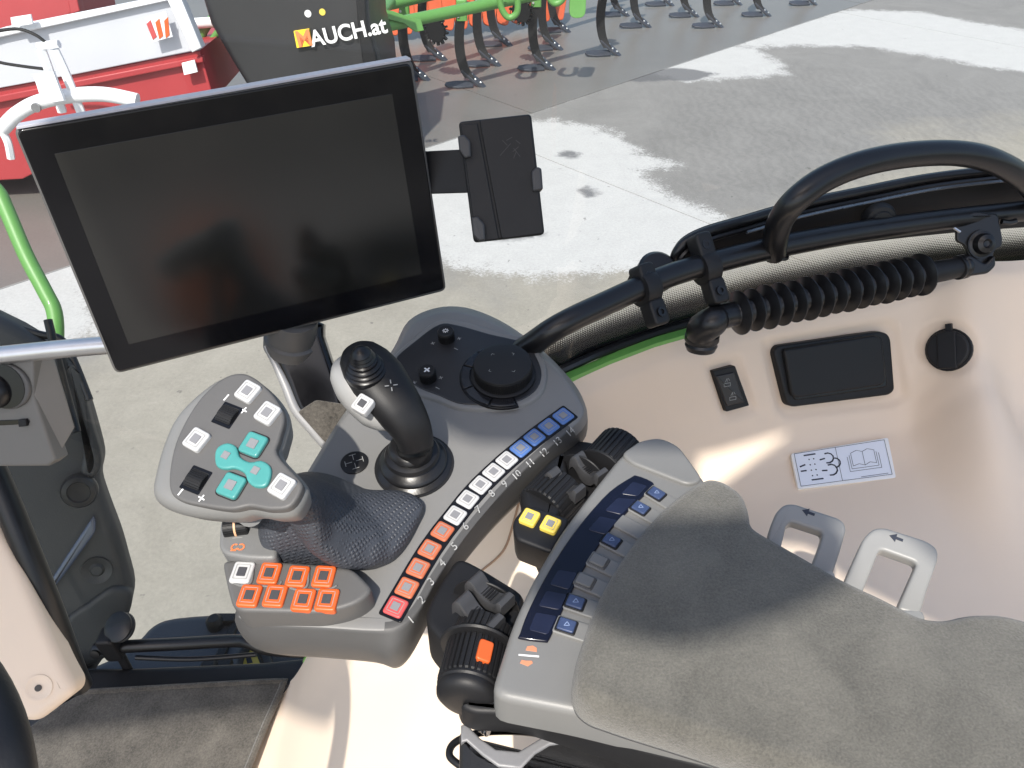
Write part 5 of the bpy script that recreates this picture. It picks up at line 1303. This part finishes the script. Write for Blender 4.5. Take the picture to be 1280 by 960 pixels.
    # beige trim
    pb = Plane(atd(40, 760, .98), (.25,-.65,.72), (1,0,0))
    t = thing('pillar_trim', pb.hit(60, 900), 'beige moulded pillar trim with a recessed screw, lower left', 'trim panel')
    slab('trim_panel', pb, [(-80,560),(-30,600),(0,655),(28,712),(55,775),(80,830),(94,855),(92,868),(70,885),(46,904),(20,900),(-10,850),(-80,800)], 0, -.05, .012, BEIGE, t, rnd=.01, seg=5)
    p = pb.hit(48, 860, 0); lathe('screw_dish', p, pb.n, [(.016,-.002),(.016,.0012),(.014,.0014),(.012,.0004),(.004,.0002)], BEIGE, t); lathe('screw', p, pb.n, [(.004,0),(.004,.0018),(.001,.0018)], STEELB, t, seg=12)
    # door bar with clamp
    P = [atd(u, v, d) for u, v, d in ((120,811,1.30),(160,808,1.29),(220,805,1.29),(290,801,1.28),(312,803,1.27),(335,811,1.27),(400,816,1.28),(460,822,1.3))]
    d = thing('door_bar', P[2], 'black horizontal tube across the door glass with a clamp at its left end', 'bar')
    tube('bar_tube', P, .0105, STEELB, d, seg=18)
    tube('lower_stay', [atd(u, v, 1.28) for u, v in ((170,822),(240,824),(320,818))], .004, STEELB, d, seg=10)
    c = atd(140, 806, 1.285); ax = (P[2]-P[0]).normalized()
    MB().add(rbox_vf(c, ax, (0,0,1), ax.cross(Vector((0,0,1))), .030, .055, .03, .005)).build('bar_clamp', BLACK, d)
    lathe('clamp_knob', c+Vector((.018,.01,.034)), (-.2,-.5,.85), [(.020,-.012),(.024,-.008),(.024,-.004),(.021,-.002),(.024,0),(.024,.004),(.016,.007),(.004,.007)], RUBBER, d)
    lathe('clamp_bolt', c+Vector((-.02,-.016,0)), (0,-1,.3), [(.008,0),(.008,.004),(.004,.005)], STEELB, d, seg=12)
    MB().add(rbox_vf(c+Vector((.005,.0,-.06)), (1,0,0), (0,1,0), (0,0,1), .016, .008, .09, .002)).build('clamp_foot', BLACK, d)
    # floor mat
    PM = Plane((0,0,CAMZ+Z_FLOOR+.004), (0,0,1), (1,0,0))
    m = thing('floor_mat', PM.hit(200, 930), 'charcoal carpet floor mat with a rolled edge, partly in the sun', 'floor mat')
    edge = [(100,866),(352,852),(346,870),(330,905),(312,950),(290,1010),(250,1090),(-120,1180),(-100,1000),(20,920),(60,890)]
    slab('mat_pile', PM, edge, .010, 0, .004, CARPET, m, rnd=.01)
    tube('mat_binding', [PM.hit(u, v, .008) for u, v in ((100,866),(220,859),(346,852),(353,856),(345,876),(330,910),(314,950),(290,1010))], .0055, CARPET, m, seg=8)
    # steering wheel
    c = Vector((-.510, .160, CAMZ-.54)); nrm = Vector((.0, -.28, .95)).normalized(); pw = Plane(c, nrm, (1,0,0)); rr = .205
    s = thing('steering_wheel', c, 'black steering wheel rim at the lower left corner', 'steering wheel')
    tor = [pw.w(rr*math.cos(a), rr*math.sin(a), 0) for a in np.linspace(R(-5), R(95), 30)]
    MB().add(tube_vf(tor, .0165, seg=18, sub=0)).build('rim', mat('black_leather', (.014,.014,.015), .5, var=.2, bump=.5, bscale=250), s)
    tube('spoke', [pw.w(rr*.55*math.cos(R(-25)), rr*.55*math.sin(R(-25)), -.03), pw.w(rr*math.cos(R(-20)), rr*math.sin(R(-20)), 0)], .012, BLACK, s)
left_side()

# ================================================================== out of frame: unseen panels added to shade the interior
def roof():  # adds only unseen panels that shade the interior
    # unseen roof panel, edge and notch shaped to cast the shade inside
    k = lambda u, v, z, zr: (lambda p, t: (p.x+TOSUN.x/TOSUN.z*t, p.y+TOSUN.y/TOSUN.z*t))(atz(u, v, z), zr-z)
    zr = .72; sh_ = Vector((TOSUN.x/TOSUN.z, TOSUN.y/TOSUN.z))*(zr-.42); S = lambda L: [(a+sh_.x, b+sh_.y) for a, b in L]; pl = Plane((0,0,CAMZ+zr), (0,0,1), (1,0,0))
    P = S([(-.50,.30),(-.50,-.02),(-.34,-.06),(-.22,-.15),(0,-.165)]) + [k(u, v, -.69, zr) for u, v in ((866,574),(905,565),(945,553),(1020,532),(980,570),(935,602),(895,632))] + S([(.00,-.235),(.12,-.252),(.15,-.305),(.26,-.385),(.6,-.42),(.95,-.50),(.95,.30)])
    o = MB().add(slab_vf(pl, roundpoly(P, .012), .05, 0, .004)).build('roof_shade_panel', BEIGE); tag(o, kind='structure')
    L2 = S([(-1.3,-.62),(-.80,-.55),(-.52,-.53),(-.50,-.36),(-.57,-.20),(-.58,.25),(-1.3,.25)])
    o2 = MB().add(slab_vf(pl, roundpoly(L2, .03), .05, 0, .01)).build('left_shade_panel', BEIGE); tag(o2, kind='structure')  # unseen panel added to shade the floor mat and left side
    B = [k(u, v, -.445, zr-.02) for u, v in ((722,748),(760,772),(810,790),(862,792),(925,776),(990,752),(1050,722),(1085,690),(1040,640),(960,640),(905,655),(830,652),(770,660),(700,640),(660,690),(645,735),(690,745))]  # stands in for the person at the camera, shaped to shade the armrest
    q = MB().add(slab_vf(Plane((0,0,CAMZ+zr-.02), (0,0,1), (1,0,0)), roundpoly(B, .03), .012, -.012, .005)).build('shade_blocker', BEIGE); tag(q, 'beige rounded sun visor under the cab roof, above the armrest', 'sun visor')  # not a real sun visor: unseen blocker added to shade the armrest
roof()
